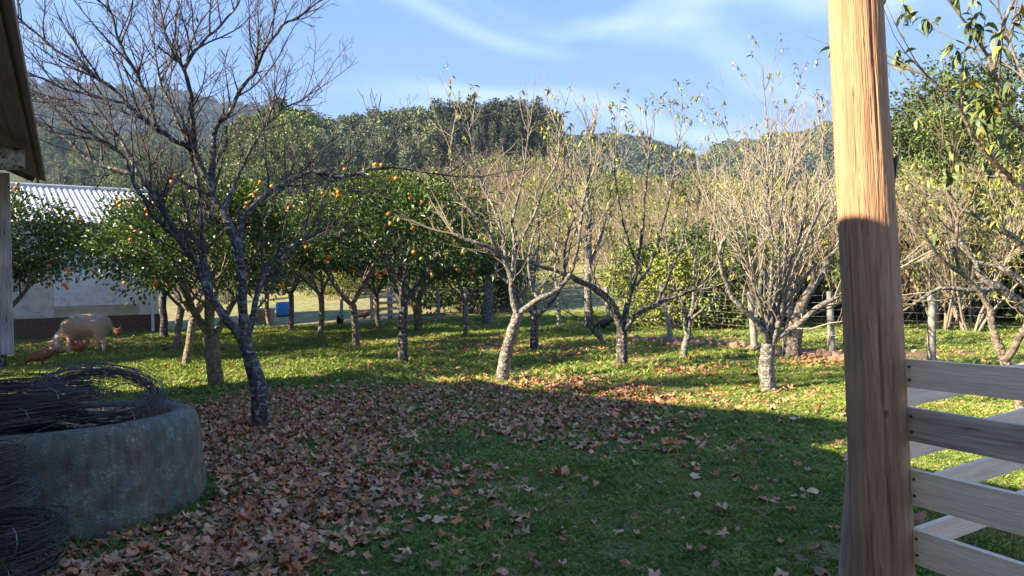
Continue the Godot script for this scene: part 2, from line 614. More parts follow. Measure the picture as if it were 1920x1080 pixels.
	M.board_wood = grain_mat(grain_texture(256, 384, 66, Color(0.9, 0.65, 0.45), Color(0.8, 0.54, 0.36), Color(0.26, 0.14, 0.1), 0.3, 30.0, 2.0), 0.7, 0.4)
	M.board_dark = grain_mat(grain_texture(256, 384, 67, Color(0.6, 0.44, 0.33), Color(0.34, 0.2, 0.14), Color(0.12, 0.055, 0.04), 0.8, 26.0, 1.6), 0.7, 0.6)
	M.grey_wood = grain_mat(grain_texture(128, 384, 68, Color(0.6, 0.57, 0.53), Color(0.34, 0.31, 0.29), Color(0.06, 0.05, 0.05), 0.8, 12.0, 1.6), 0.85, 1.0)
	M.bounce_wood = grain_mat(grain_texture(128, 256, 74, Color(0.76, 0.72, 0.66), Color(0.62, 0.57, 0.5), Color(0.3, 0.26, 0.22), 0.5, 12.0, 1.6), 0.9, 0.6)  # unseen shed wall made pale to bounce light into the shade
	M.soffit = grain_mat(grain_texture(128, 256, 69, Color(0.27, 0.215, 0.18), Color(0.19, 0.145, 0.12), Color(0.08, 0.06, 0.05), 0.5, 12.0, 1.6), 0.9, 0.6)
	M.fascia = grain_mat(grain_texture(128, 256, 70, Color(0.24, 0.185, 0.165), Color(0.15, 0.11, 0.1), Color(0.03, 0.02, 0.02), 0.5, 12.0, 1.6), 0.85, 0.6)
	M.log_white = tri_mat(ramp_texture(256, [
		{freq = 0.03, seed = 71, lo = 0.3, hi = 0.7, a = Color(0.5, 0.48, 0.46), b = Color(0.72, 0.7, 0.68)},
		{freq = 0.02, seed = 72, lo = 0.58, hi = 0.63, a = Color(0.05, 0.04, 0.035, 0.0), b = Color(0.05, 0.04, 0.035, 1.0)}]), 3.0, 0.85)
	M.plaster = tri_mat(ramp_texture(256, [
		{freq = 0.012, seed = 81, lo = 0.3, hi = 0.7, a = Color(0.68, 0.655, 0.62), b = Color(0.78, 0.75, 0.71)},
		{freq = 0.05, seed = 82, lo = 0.66, hi = 0.74, a = Color(0.2, 0.14, 0.09, 0.0), b = Color(0.3, 0.24, 0.18, 0.4)}]), 0.5, 0.9, true)
	M.plaster_tan = tri_mat(ramp_texture(256, [
		{freq = 0.012, seed = 83, lo = 0.3, hi = 0.7, a = Color(0.55, 0.49, 0.4), b = Color(0.64, 0.58, 0.48)},
		{freq = 0.03, seed = 84, lo = 0.64, hi = 0.72, a = Color(0.14, 0.1, 0.07, 0.0), b = Color(0.2, 0.15, 0.1, 0.4)}]), 0.5, 0.9, true)
	M.stain = tri_mat(ramp_texture(128, [
		{freq = 0.03, seed = 85, lo = 0.3, hi = 0.7, a = Color(0.42, 0.33, 0.22), b = Color(0.56, 0.47, 0.36)}]), 0.8, 0.9, true)
	M.brick = tri_mat(ramp_texture(256, [
		{freq = 0.03, seed = 86, lo = 0.3, hi = 0.7, a = Color(0.10, 0.055, 0.042), b = Color(0.18, 0.095, 0.068)}]), 1.2, 0.95, true)
	M.roof_sheet = tri_mat(ramp_texture(256, [
		{freq = 0.015, seed = 87, lo = 0.3, hi = 0.7, a = Color(0.46, 0.44, 0.42), b = Color(0.6, 0.58, 0.56)},
		{freq = 0.02, seed = 88, lo = 0.48, hi = 0.7, a = Color(0.16, 0.14, 0.13, 0.0), b = Color(0.16, 0.14, 0.13, 0.3)}]), 0.35, 0.85)
	M.roof_tile = tri_mat(ramp_texture(128, [
		{freq = 0.03, seed = 89, lo = 0.3, hi = 0.7, a = Color(0.2, 0.09, 0.06), b = Color(0.34, 0.16, 0.1)}]), 0.8, 0.9)
	M.glass = mat(Color(0.03, 0.035, 0.04), 0.1)
	M.stone = tri_mat(ramp_texture(256, [
		{freq = 0.02, seed = 91, lo = 0.3, hi = 0.7, a = Color(0.17, 0.09, 0.055), b = Color(0.27, 0.18, 0.125)}]), 1.5, 0.95)
	M.fiber = fiber_cement()
	M.water = mat(Color(0.012, 0.014, 0.016), 0.04)
	M.ochre = tri_mat(ramp_texture(128, [
		{freq = 0.03, seed = 93, lo = 0.3, hi = 0.7, a = Color(0.42, 0.25, 0.12), b = Color(0.56, 0.37, 0.2)}]), 1.0, 0.8)
	M.white_paint = mat(Color(0.72, 0.7, 0.66), 0.6)
	M.blue_plastic = mat(Color(0.05, 0.2, 0.5), 0.4)
	M.pale_board = grain_mat(grain_texture(96, 128, 73, Color(0.6, 0.45, 0.36), Color(0.42, 0.29, 0.22), Color(0.15, 0.09, 0.07), 0.4, 9.0, 1.2), 0.8, 0.5)

# water tank: grey fibre cement under worn blue-green paint, streaked and speckled
func fiber_cement() -> StandardMaterial3D:
	var w := 1024
	var h := 256
	var f := FastNoiseLite.new()
	f.seed = 101
	f.frequency = 1.0
	f.fractal_octaves = 4
	var im := Image.create(w, h, false, Image.FORMAT_RGB8)
	var hm := Image.create(w, h, false, Image.FORMAT_RGBA8)
	for y in h:
		var v := float(y) / h
		for x in w:
			var a := TAU * x / w
			var cx := cos(a)
			var cy := sin(a)
			var streak := f.get_noise_3d(cx * 7.0, cy * 7.0, v * 0.55)
			var streak2 := f.get_noise_3d(cx * 22.0 + 5.0, cy * 22.0, v * 1.1)
			var mott := f.get_noise_3d(cx * 8.0, cy * 8.0 + 40.0, v * 11.0)
			var spk := f.get_noise_3d(cx * 60.0, cy * 60.0, v * 110.0)
			var col := Color(0.068, 0.061, 0.04).lerp(Color(0.165, 0.147, 0.098), clampf(0.5 + mott * 0.9 + streak2 * 0.5, 0.0, 1.0))
			var paint := clampf((streak * 1.1 + streak2 * 0.6 + mott * 0.45 - 0.06) * 3.0, 0.0, 1.0) * 0.6
			col = col.lerp(Color(0.062, 0.108, 0.085), paint)
			var brown := clampf((f.get_noise_3d(cx * 12.0, cy * 12.0 + 90.0, v * 0.8) - 0.12) * 4.0, 0.0, 1.0) * 0.5
			col = col.lerp(Color(0.17, 0.12, 0.07), brown)
			var lich := clampf((spk * 0.8 + mott * 0.35 - 0.27) * 8.0, 0.0, 1.0)
			col = col.lerp(Color(0.42, 0.42, 0.37), lich * 0.85)
			# black algae on the weathered rim, with a ragged lower edge
			var alg := clampf((0.50 + 0.1 * streak2 + 0.1 * mott - v) * 14.0, 0.0, 1.0)
			col = col.lerp(Color(0.075, 0.07, 0.072), alg * 0.75)
			var moss := clampf((v - 0.9 + 0.1 * streak2 + 0.08 * mott) * 12.0, 0.0, 1.0)
			col = col.lerp(Color(0.075, 0.08, 0.03).lerp(Color(0.13, 0.075, 0.045), clampf(0.5 + streak, 0.0, 1.0)), moss * 0.7)
			im.set_pixel(x, y, col.linear_to_srgb())
			var hv := clampf(0.5 + spk * 0.35 + mott * 0.2 + lich * 0.15, 0.0, 1.0)
			hm.set_pixel(x, y, Color(hv, hv, hv))
	hm.bump_map_to_normal_map(2.5)
	var m := grain_mat([ImageTexture.create_from_image(im), ImageTexture.create_from_image(hm)], 0.8, 0.9)
	return m

# ---------------------------------------------------------------- ground
# how much bare red earth shows at a place on the lawn (0 to 1)
var soil_spots := []
func soil(x: float, z: float) -> float:
	var s := 0.0
	for k in soil_spots:
		var dx: float = (x - k[0].x) / k[1]
		var dz: float = (z - k[0].z) / k[2]
		s = maxf(s, float(k[3]) * clampf(1.4 - (dx * dx + dz * dz), 0.0, 1.0))
	s *= clampf(0.75 + 1.6 * nz.get_noise_2d(x * 150.0, z * 150.0), 0.0, 1.3)
	var scuff := clampf((nz.get_noise_2d(x * 55.0 + 900.0, z * 55.0) - 0.22) * 3.0, 0.0, 0.5)
	return clampf(maxf(s, scuff), 0.0, 1.0)

func build_ground() -> void:
	# place in pixels, half sizes in metres, strength
	for k in [[1480, 1035, 0.5, 0.2, 0.75], [1170, 1030, 0.2, 0.15, 0.6], [1330, 650, 2.2, 0.5, 1.0], [1230, 640, 1.2, 0.4, 1.0], [1540, 672, 1.6, 0.6, 1.0], [1480, 668, 0.8, 0.5, 1.0], [110, 645, 3.0, 2.5, 0.9], [60, 640, 4.0, 2.0, 1.0], [860, 655, 1.6, 0.7, 0.6], [1730, 665, 2.5, 0.7, 0.8], [1330, 668, 2.0, 0.3, 0.7], [250, 640, 3.0, 2.0, 0.5]]:
		var p := gp(k[0], k[1])
		soil_spots.append([p, k[2], k[3], k[4]])
	var mb := MB.new()
	var x0 := -46.0
	var x1 := 46.0
	var z0 := 16.0
	var z1 := -24.0
	var cell := 0.4
	var nx := int((x1 - x0) / cell)
	var nzz := int((z0 - z1) / cell)
	var turf := Color(0.2, 0.2, 0.045)
	var turf2 := Color(0.27, 0.245, 0.065)
	var earth := Color(0.27, 0.13, 0.078)
	for b in nzz + 1:
		for a in nx + 1:
			var x := x0 + a * cell
			var z := z0 - b * cell
			mb.v.append(ground(x, z))
			var e := 0.2
			mb.n.append(Vector3(height(x - e, z) - height(x + e, z), 2.0 * e, height(x, z - e) - height(x, z + e)).normalized())
			var t := turf.lerp(turf2, clampf(0.5 + nz.get_noise_2d(x * 40.0, z * 40.0 + 70.0), 0.0, 1.0))
			mb.c.append(t.lerp(earth, soil(x, z)))
	for b in nzz:
		for a in nx:
			var k := b * (nx + 1) + a
			mb.i.append_array([k, k + nx + 1, k + 1, k + 1, k + nx + 1, k + nx + 2])
	single("lawn_ground", mb.mesh(), M.lawn, "mown lawn of the orchard with bare red earth in places", "ground", "", "structure")
	# pasture, hills and mountains beyond
	var hb := MB.new()
	var rows := []
	var d := 23.2
	while d < 1700.0:
		rows.append(d)
		d *= 1.028
	var cols := []
	for k in 150:
		cols.append(-1500.0 + 4900.0 * k / 149.0)
	for q in rows.size():
		var dd: float = rows[q]
		for col in cols:
			var x: float = (col - 960.0) / F * dd
			var p := ground(x, -dd)
			if q == 0: p.y -= 0.05
			hb.v.append(p)
			var e: float = dd * 0.01
			hb.n.append(Vector3(height(x - e, -dd) - height(x + e, -dd), 2.0 * e, height(x, -dd - e) - height(x, -dd + e)).normalized())
			var pasture := Color(0.25, 0.26, 0.07).lerp(Color(0.3, 0.24, 0.11), clampf(0.5 + 1.3 * nz.get_noise_2d(x * 14.0, dd * 14.0), 0.0, 1.0))
			var wood := Color(0.045, 0.06, 0.022)
			var scrubby := Color(0.12, 0.105, 0.055)
			var cc: Color = pasture.lerp(scrubby, clampf((dd - 48.0) / 12.0, 0.0, 1.0)).lerp(wood, clampf((dd - 125.0) / 20.0, 0.0, 1.0))
			hb.c.append(cc)
	var nc := cols.size()
	for b in rows.size() - 1:
		for a in nc - 1:
			var k := b * nc + a
			hb.i.append_array([k, k + nc, k + 1, k + 1, k + nc, k + nc + 1])
	single("hills", hb.mesh(), M.hill, "pasture rising to wooded hills and mountains", "hills", "", "structure")

# ---------------------------------------------------------------- buildings
const SC := Vector3(-5.6, 3.2, -9.0)
const SE := Vector3(0.504, 0.0, 0.864)
const SW := Vector3(-0.864, 0.0, 0.504)

func board(called: String, a: Vector3, b: Vector3, hgt: Vector3, thick: Vector3, m: Material, parent: Node3D) -> MeshInstance3D:
	# a plank from a to b; hgt and thick are its full height and thickness vectors
	var mb := MB.new()
	var ax := (b - a) * 0.5
	mb.box((a + b) * 0.5 - parent.position, hgt * 0.5, ax, thick * 0.5)
	return part(called, mb.mesh(), m, parent)

func build_shed() -> void:
	var t := thing("lean_to_shed", ground(SC.x, SC.z), "dark open shed with overhanging plank roof beside the concrete tank", "shed")
	var up := Vector3.UP
	var slope := (SW + up * 0.466).normalized()
	var nrm := SE.cross(slope).normalized()
	if nrm.y < 0: nrm = -nrm
	# roof sheet
	var lng := 12.2
	var a := SC + up * 0.085
	var mb := MB.new()
	mb.box(a + SE * (lng * 0.5) + slope * 1.75 - t.position, SE * (lng * 0.5 + 0.03), slope * 1.78, nrm * 0.02)
	part("roof_sheet", mb.mesh(), M.roof_sheet, t)
	# soffit planks run along the eave
	for k in 14:
		var s0 := SC + slope * (0.03 + k * 0.245) + nrm * 0.03
		board("soffit_plank", s0 + SE * 0.03, s0 + SE * (lng - 0.03), slope * 0.238, nrm * 0.02, M.soffit, t)
	board("fascia", SC + up * 0.03 - SW * 0.012, SC + up * 0.03 - SW * 0.012 + SE * lng, up * 0.11, SW * 0.024, M.fascia, t)
	var ra := SC + up * 0.025 - SE * 0.014
	board("barge_board", ra + slope * 0.02, ra + slope * 3.5, (up - slope * up.dot(slope)).normalized() * 0.11, SE * 0.024, M.soffit, t)
	# the log beam that ends under the eave
	var lp := SC + SE * 2.0 + SW * 0.04 + up * -0.1
	var lb := MB.new()
	var pts := PackedVector3Array()
	var rr := PackedFloat32Array()
	for k in 7:
		pts.append(lp + SW * (k * 0.45) + up * (0.01 * sin(k * 2.0)) - t.position)
		rr.append([0.10, 0.145, 0.15, 0.15, 0.152, 0.155, 0.155][k])
	lb.tube(pts, rr, 18, true)
	part("log_beam", lb.mesh(), M.log_white, t)
	# corner post on its pier
	var pc := SC + SW * 0.56 + SE * 0.16
	var gy := height(pc.x, pc.z)
	var post_top := 3.35
	for k in 2:
		var o := SE * (0.0 if k == 0 else -0.02) - SW * (0.0 if k == 0 else 0.2)
		board("post_plank", Vector3(pc.x, gy + 0.95 - k * 0.12, pc.z) + o, Vector3(pc.x, post_top - k * 0.1, pc.z) + o, SW * 0.195, SE * (0.09 - 0.03 * k), M.grey_wood, t)
	board("post_foot", Vector3(pc.x, gy - 0.05, pc.z), Vector3(pc.x, gy + 0.96, pc.z), SW * 0.24, SE * 0.2, M.brick, t)
	# plank wall set back under the roof, and the end wall
	for k in 28:
		var w0 := SC + SW * 1.25 + SE * (0.7 + k * 0.405)
		var g0 := height(w0.x, w0.z)
		board("wall_plank", Vector3(w0.x, g0 - 0.03, w0.z), Vector3(w0.x, 3.8, w0.z), SE * 0.404, SW * 0.03, M.bounce_wood, t)  # planks out of view, kept pale as a light reflector
	for k in 6:
		var w0 := SC + SW * (1.45 + k * 0.36) + SE * 0.55
		var g0 := height(w0.x, w0.z)
		board("wall_plank", Vector3(w0.x, g0 - 0.03, w0.z), Vector3(w0.x, 3.1 + 0.466 * (1.45 + k * 0.36), w0.z), SW * 0.352, SE * 0.03, M.grey_wood, t)

func build_shade_house() -> void:
	# unseen house added beside the shed, its ridge shaped to shade the yard
	var r0 := Vector3(-13.9, 0, -6.5)
	var r1 := Vector3(-9.3, 0, -2.4)
	var e := (r1 - r0).normalized()
	var s := Vector3(-e.z, 0, e.x)
	var mid := (r0 + r1) * 0.5
	var t := thing("shade_house", Vector3(mid.x, 0, mid.z), "unseen two storey house added to shade the yard", "house")
	var up := Vector3.UP
	var hl := r0.distance_to(r1) * 0.5
	var c := Vector3.ZERO
	var eave := 5.9
	var hw := 2.6
	for sg in [-1.0, 1.0]:
		var wb := MB.new()
		wb.box(c + s * (hw * sg) + up * (eave * 0.5), e * hl, up * (eave * 0.5), s * 0.12)
		part("wall", wb.mesh(), M.plaster, t)
		for k in 2:
			var fb := MB.new()
			fb.box(c + s * (hw * sg + 0.13 * sg) + up * (1.5 + 2.6 * k) + e * (1.2 * sg), e * 0.5, up * 0.6, s * 0.03)
			var fr := part("window", fb.mesh(), M.grey_wood, t)
			var gb := MB.new()
			gb.box(c + s * (hw * sg + 0.17 * sg) + up * (1.5 + 2.6 * k) + e * (1.2 * sg), e * 0.42, up * 0.52, s * 0.01)
			part("pane", gb.mesh(), M.glass, fr)
		var gw := MB.new()
		gw.box(c + e * ((hl - 0.12) * sg) + up * (eave * 0.5), s * (hw - 0.13), up * (eave * 0.5), e * 0.11)
		var q = c + e * ((hl - 0.02) * sg) + up * eave
		var q2 = c + e * ((hl - 0.2) * sg) + up * eave
		gw.quad(q - s * hw, q + up * 1.5, q + up * 1.5, q + s * hw)
		gw.quad(q2 - s * hw, q2 + up * 1.5, q2 + up * 1.5, q2 + s * hw)
		part("gable_wall", gw.mesh(), M.plaster, t)
		var rb := MB.new()
		var sl = (s * (hw * sg) + up * (eave - 7.45)).normalized()
		var nn := e.cross(sl).normalized()
		rb.box(c + up * 7.46 + sl * 1.7, e * (hl + 0.03), sl * 1.72, nn * 0.05)
		part("roof_slope", rb.mesh(), M.roof_tile, t)

func build_barn() -> void:
	# pale shed with a corrugated roof behind the citrus trees
	var p0 := ground((20.0 - 960.0) / F * 22.0, -22.0)
	var p1 := ground((300.0 - 960.0) / F * 24.4, -24.4)
	var e := (p1 - p0); e.y = 0; e = e.normalized()
	var back := Vector3(e.z, 0, -e.x)
	if back.z > 0: back = -back
	var up := Vector3.UP
	var t := thing("barn", p1, "low pale barn with corrugated roof behind the citrus trees", "barn")
	var o := -t.position
	var base_y := p1.y - 0.35
	var wall_b := p1.y + 0.55
	var eave := 4.45
	var lng := 11.0
	# brick plinth in front face, then wall panels
	var pb := MB.new()
	pb.box(p1 - e * (lng * 0.5) + back * 0.15 + up * (wall_b - p1.y) * 0.5 - up * 0.25 + o, e * (lng * 0.5), up * ((wall_b - p1.y) * 0.5 + 0.25), back * 0.12)
	part("plinth", pb.mesh(), M.brick, t)
	var sp := [0.0, 0.62, 2.95, 5.3, 7.8, 11.0]
	for k in 5:
		var m0 := MB.new()
		var c = p1 - e * ((sp[k] + sp[k + 1]) * 0.5) + back * 0.12
		c.y = (wall_b + eave) * 0.5
		m0.box(c + o, e * ((sp[k + 1] - sp[k]) * 0.5 - 0.004), up * ((eave - wall_b) * 0.5), back * (0.1 + 0.004 * (k % 2)))
		part("wall_panel", m0.mesh(), M.plaster if k < 2 else M.plaster_tan, t)
		if k == 1:
			var sm := MB.new()
			var c2 = c + e * 0.0 - back * 0.108
			c2.y = wall_b + 0.17
			sm.box(c2 + o, e * ((sp[k + 1] - sp[k]) * 0.5 - 0.01), up * 0.17, back * 0.003)
			part("splashed_mud_band", sm.mesh(), M.stain, t)
	# end walls and rear wall
	var depth := 7.0
	for ends in [0.0, lng]:
		var eb := MB.new()
		var c = p1 - e * (ends + (0.1 if ends == 0.0 else -0.1)) + back * (depth * 0.5 + 0.3)
		c.y = (base_y + eave) * 0.5
		eb.box(c + o, back * (depth * 0.5 - 0.06), up * ((eave - base_y) * 0.5), e * 0.09)
		var gq = p1 - e * ends + back * 0.25
		gq.y = eave
		var gr = gq + back * (depth * 0.5) + up * 1.45
		var gz = gq + back * depth
		eb.quad(gq + o, gr + o, gr + o, gz + o)
		part("end_wall", eb.mesh(), M.plaster, t)
	var bb := MB.new()
	var bc := p1 - e * (lng * 0.5) + back * (depth + 0.3)
	bc.y = (base_y + eave) * 0.5
	bb.box(bc + o, e * (lng * 0.5), up * ((eave - base_y) * 0.5), back * 0.1)
	part("rear_wall", bb.mesh(), M.plaster, t)
	# downpipe at the corner
	var dp := MB.new()
	var q := p1 - e * 0.25 - back * 0.06
	dp.tube(PackedVector3Array([Vector3(q.x, base_y + 0.2, q.z) - back * 0.15 + o, Vector3(q.x, base_y + 0.35, q.z) + o, Vector3(q.x, eave - 0.1, q.z) + o]), PackedFloat32Array([0.045, 0.045, 0.045]), 10)
	part("downpipe", dp.mesh(), M.white_paint, t)
	# corrugated roof, two slopes; each sheet is a part
	var ridge := p1 + back * (depth * 0.5 + 0.25)
	ridge.y = eave + 1.5
	for side in [-1.0, 1.0]:
		var eavep = p1 + back * (depth * 0.5 + 0.25) + back * (side * (depth * 0.5 + 0.45))
		eavep.y = eave - 0.1
		for sh in 12:
			var rb := MB.new()
			var w0 := -0.45 + sh * 0.99
			var steps := 46
			var rows := 2
			for rr in 2:
				for k in steps + 1:
					var w := w0 + 1.03 * k / steps
					var ph := w / 0.177 * TAU
					var lift := 0.021 * sin(ph) + (0.006 if sh % 2 else 0.0)
					var b := ridge.lerp(eavep, float(rr)) - e * w
					var nn := Vector3(0, 1, 0)
					rb.v.append(b + up * lift + o)
					rb.n.append((up + back * (0.5 * side) + e * (cos(ph) * 0.021 * TAU / 0.177)).normalized())
			for k in steps:
				if side > 0: rb.i.append_array([k, k + 1, k + steps + 1, k + 1, k + steps + 2, k + steps + 1])
				else: rb.i.append_array([k, k + steps + 1, k + 1, k + 1, k + steps + 1, k + steps + 2])
			part("roof_sheet", rb.mesh(), M.roof_sheet, t)
	var cap := MB.new()
	cap.tube(PackedVector3Array([ridge + e * 0.5 + up * 0.02 + o, ridge - e * (lng + 0.4) + up * 0.02 + o]), PackedFloat32Array([0.09, 0.09]), 10, true)
	part("ridge_cap", cap.mesh(), M.roof_sheet, t)

# ---------------------------------------------------------------- far trees
# a tall forest tree; shape 0 pointed, 1 rounded, 2 feathery column; about 15 m
func make_forest_tree(called: String, sd: int, shape: int, cols: Array) -> Node3D:
	var r := RandomNumberGenerator.new()
	r.seed = sd
	var H := 15.0
	var t := thing(called, Vector3.ZERO, "forest tree", "tree")
	var tb := MB.new()
	var pts := PackedVector3Array()
	var rr := PackedFloat32Array()
	for k in 6:
		pts.append(Vector3(r.randf_range(-0.2, 0.2) * k * 0.4, k * H * 0.17 - 0.3, r.randf_range(-0.2, 0.2) * k * 0.4))
		rr.append(0.26 - 0.042 * k)
	tb.tube(pts, rr, 6)
	var lf := MB.new()
	var clumps := 80 if shape != 1 else 90
	for q in clumps:
		var u := r.randf()
		var y: float
		var rad: float
		match shape:
			0:
				y = H * (0.16 + 0.84 * pow(u, 0.9))
				rad = 2.2 * pow(1.0 - (y / H - 0.16) / 0.84, 0.95) * (0.75 + 0.4 * sin(y * 2.1 + sd))
			1:
				y = H * (0.18 + 0.82 * u)
				var yy := (y / H - 0.56) / 0.44
				rad = 4.2 * sqrt(maxf(0.04, 1.0 - yy * yy))
			_:
				y = H * (0.2 + 0.8 * u)
				rad = 2.25 * pow(sin(clampf((y / H - 0.14) / 0.9, 0.0, 1.0) * PI), 0.6) * (0.8 + 0.3 * sin(y * 1.7 + sd))
		var a := r.randf() * TAU
		var k := sqrt(r.randf_range(0.15, 1.0))
		var c := Vector3(cos(a) * rad * k, y, sin(a) * rad * k)
		if q % 4 == 0:
			tb.tube(PackedVector3Array([Vector3(0, y - 1.2, 0), c]), PackedFloat32Array([0.07, 0.03]), 4)
		var tone: Color = cols[r.randi() % cols.size()] * r.randf_range(0.75, 1.25)
		var cr := r.randf_range(0.55, 1.05)
		for w in 26:
			var d := rnd_dir(r)
			var p := c + d * cr * pow(r.randf(), 0.4) * Vector3(1.0, 0.8, 1.0).length() * 0.62
			var ld := (d + Vector3.DOWN * (0.7 if shape == 2 else 0.25) + rnd_dir(r) * 0.5).normalized()
			var l := r.randf_range(0.35, 0.75)
			lf.leaf(p, ld, (d + Vector3.UP * 0.5 + rnd_dir(r) * 0.4).normalized(), l, l * 0.55, 0.15, tone * r.randf_range(0.8, 1.2))
	part("trunk", tb.mesh(), M.bark_brown, t)
	part("crown", lf.mesh(), M.leaf_far, t, true)
	return t

func skyline(px: float) -> float:
	var K := [[440, 232], [470, 212], [500, 200], [560, 196], [600, 207], [640, 213], [690, 208], [740, 200], [790, 203], [830, 190], [870, 184], [910, 188], [945, 180], [990, 182], [1030, 192], [1062, 214], [1080, 235]]
	for k in K.size() - 1:
		if px < K[k + 1][0]:
			return lerpf(K[k][1], K[k + 1][1], clampf((px - K[k][0]) / float(K[k + 1][0] - K[k][0]), 0, 1))
	return 235.0

func build_forest() -> void:
	var r := RandomNumberGenerator.new()
	r.seed = 77
	var grey := [Color(0.19, 0.22, 0.125), Color(0.145, 0.18, 0.10), Color(0.25, 0.265, 0.16)]
	var dark := [Color(0.075, 0.095, 0.06), Color(0.10, 0.12, 0.075), Color(0.15, 0.165, 0.10)]
	var green := [Color(0.17, 0.215, 0.06), Color(0.12, 0.165, 0.05), Color(0.23, 0.26, 0.085)]
	var protos := {
		"dark": [make_forest_tree("eucalyptus_tree", 1, 0, dark), make_forest_tree("eucalyptus_tree", 2, 0, dark)],
		"grey": [make_forest_tree("eucalyptus_tree", 3, 2, grey), make_forest_tree("eucalyptus_tree", 4, 2, grey)],
		"green": [make_forest_tree("broadleaf_tree", 5, 1, green), make_forest_tree("broadleaf_tree", 6, 1, green)]}
	var used := {}
	var labels := {
		"dark": "dark pointed eucalyptus in the clump on the hilltop",
		"grey": "grey green eucalyptus in the hilltop windbreak",
		"green": "rounded olive green tree at the end of the hilltop wood",
		"slope": "grey green eucalyptus on the wooded slope beyond the barn",
		"slope_green": "bright green tree on the wooded slope beyond the barn"}
	var groups := {"dark": "dark eucalyptus clump on the hilltop", "grey": "eucalyptus windbreak on the hilltop", "green": "rounded trees at the end of the hilltop wood", "slope": "eucalyptus on the wooded slope", "slope_green": "bright trees on the wooded slope"}
	var spots := []
	# the wood along the hilltop
	for row in 4:
		var d: float = [158.0, 151.0, 144.0, 137.0][row]
		var px := 452.0 + row * 7.0
		while px < 1066.0:
			var kind := "dark" if px > 830 else ("green" if px < 610 else "grey")
			if row == 3 and px > 1040: break
			spots.append([px + r.randf_range(-6, 6), d + r.randf_range(-2, 2), kind, [0.0, 6.0, 22.0, 46.0][row] + r.randf_range(-3.0, 16.0), kind])
			px += {"dark": 15.0, "grey": 16.0, "green": 27.0}[kind] * r.randf_range(0.85, 1.25)
	spots.append([532.0, 156.0, "grey", -18.0, "grey"])
	# the slope behind the barn
	for q in 190:
		var d := r.randf_range(175.0, 385.0)
		var px := r.randf_range(60.0, 500.0)
		var kind := "green" if r.randf() < 0.3 else "grey"
		spots.append([px, d, kind, -999.0, "slope" if kind == "grey" else "slope_green"])
	for s in spots:
		var x: float = (s[0] - 960.0) / F * s[1]
		var g := ground(x, -s[1])
		var hh := r.randf_range(11.0, 16.0)
		if s[3] > -900.0:
			var top := skyline(s[0]) + float(s[3])
			hh = 1.6 + (yh(s[0]) - top) / F * s[1] - g.y
			if hh < 4.0: continue
		var kk: String = s[2]
		var n: int = r.randi() % 2
		var src: Node3D = protos[kk][n]
		var o: Node3D
		var key := kk + str(n)
		if not used.has(key):
			used[key] = true
			o = src
			o.set_meta("label", labels[s[4]])
			o.set_meta("group", groups[s[4]])
		else:
			o = copy_of(src, g, 0, 1.0, labels[s[4]], groups[s[4]])
		o.position = g
		o.rotation.y = r.randf() * TAU
		var sc := hh / 15.3
		o.scale = Vector3(sc * r.randf_range(0.85, 1.15), sc, sc * r.randf_range(0.85, 1.15))
	# crowns of the far mountain woods: one mass
	var cb := MB.new()
	for q in 260:
		var d := rnd_dir(r)
		d.y = absf(d.y) * 0.9 - 0.15
		var p := d * r.randf_range(0.75, 1.0)
		var l := r.randf_range(0.2, 0.36)
		var tone := Color(1, 1, 1) * r.randf_range(0.7, 1.25)
		cb.leaf(p, (d * 0.4 + rnd_dir(r)).normalized(), d, l, l * 0.8, 0.1, tone)
	var buf := PackedFloat32Array()
	var n := 0
	for q in 15000:
		var d := 330.0 * pow(1350.0 / 330.0, pow(r.randf(), 0.75))
		var px := r.randf_range(-250.0, 1900.0)
		var x := (px - 960.0) / F * d
		var g := ground(x, -d)
		# leave out what the hill in front hides
		var py := yh(px) - (g.y - 1.6) / d * F
		if px > 460 and px < 1050 and py > 235: continue
		if py > 420: continue
		var s := r.randf_range(3.5, 7.0) * (1.0 + d / 2600.0)
		var b := Basis(Vector3.UP, r.randf() * TAU).scaled(Vector3(s, s * r.randf_range(0.8, 1.4), s))
		var tone := r.randf_range(0.6, 1.25)
		var tint: Color = Color(0.07, 0.095, 0.04).lerp(Color(0.12, 0.13, 0.055), r.randf()) * tone
		buf.append_array([b.x.x, b.y.x, b.z.x, g.x, b.x.y, b.y.y, b.z.y, g.y + s * 0.45, b.x.z, b.y.z, b.z.z, g.z, tint.r, tint.g, tint.b, 1.0])
		n += 1
	scatter("mountain_forest", cb.mesh(), M.leaf_far, buf, n, "hazy forest covering the far mountainsides", "forest")

func scatter(called: String, m: Mesh, material: Material, buf: PackedFloat32Array, n: int, label: String, category: String) -> MultiMeshInstance3D:
	var mm := MultiMesh.new()
	mm.transform_format = MultiMesh.TRANSFORM_3D
	mm.use_colors = true
	mm.mesh = m
	mm.instance_count = n
	mm.buffer = buf
	var o := MultiMeshInstance3D.new()
	o.name = numbered(called)
	o.multimesh = mm
	o.material_override = material
	add_child(o)
	tag(o, label, category, "", "stuff")
	return o

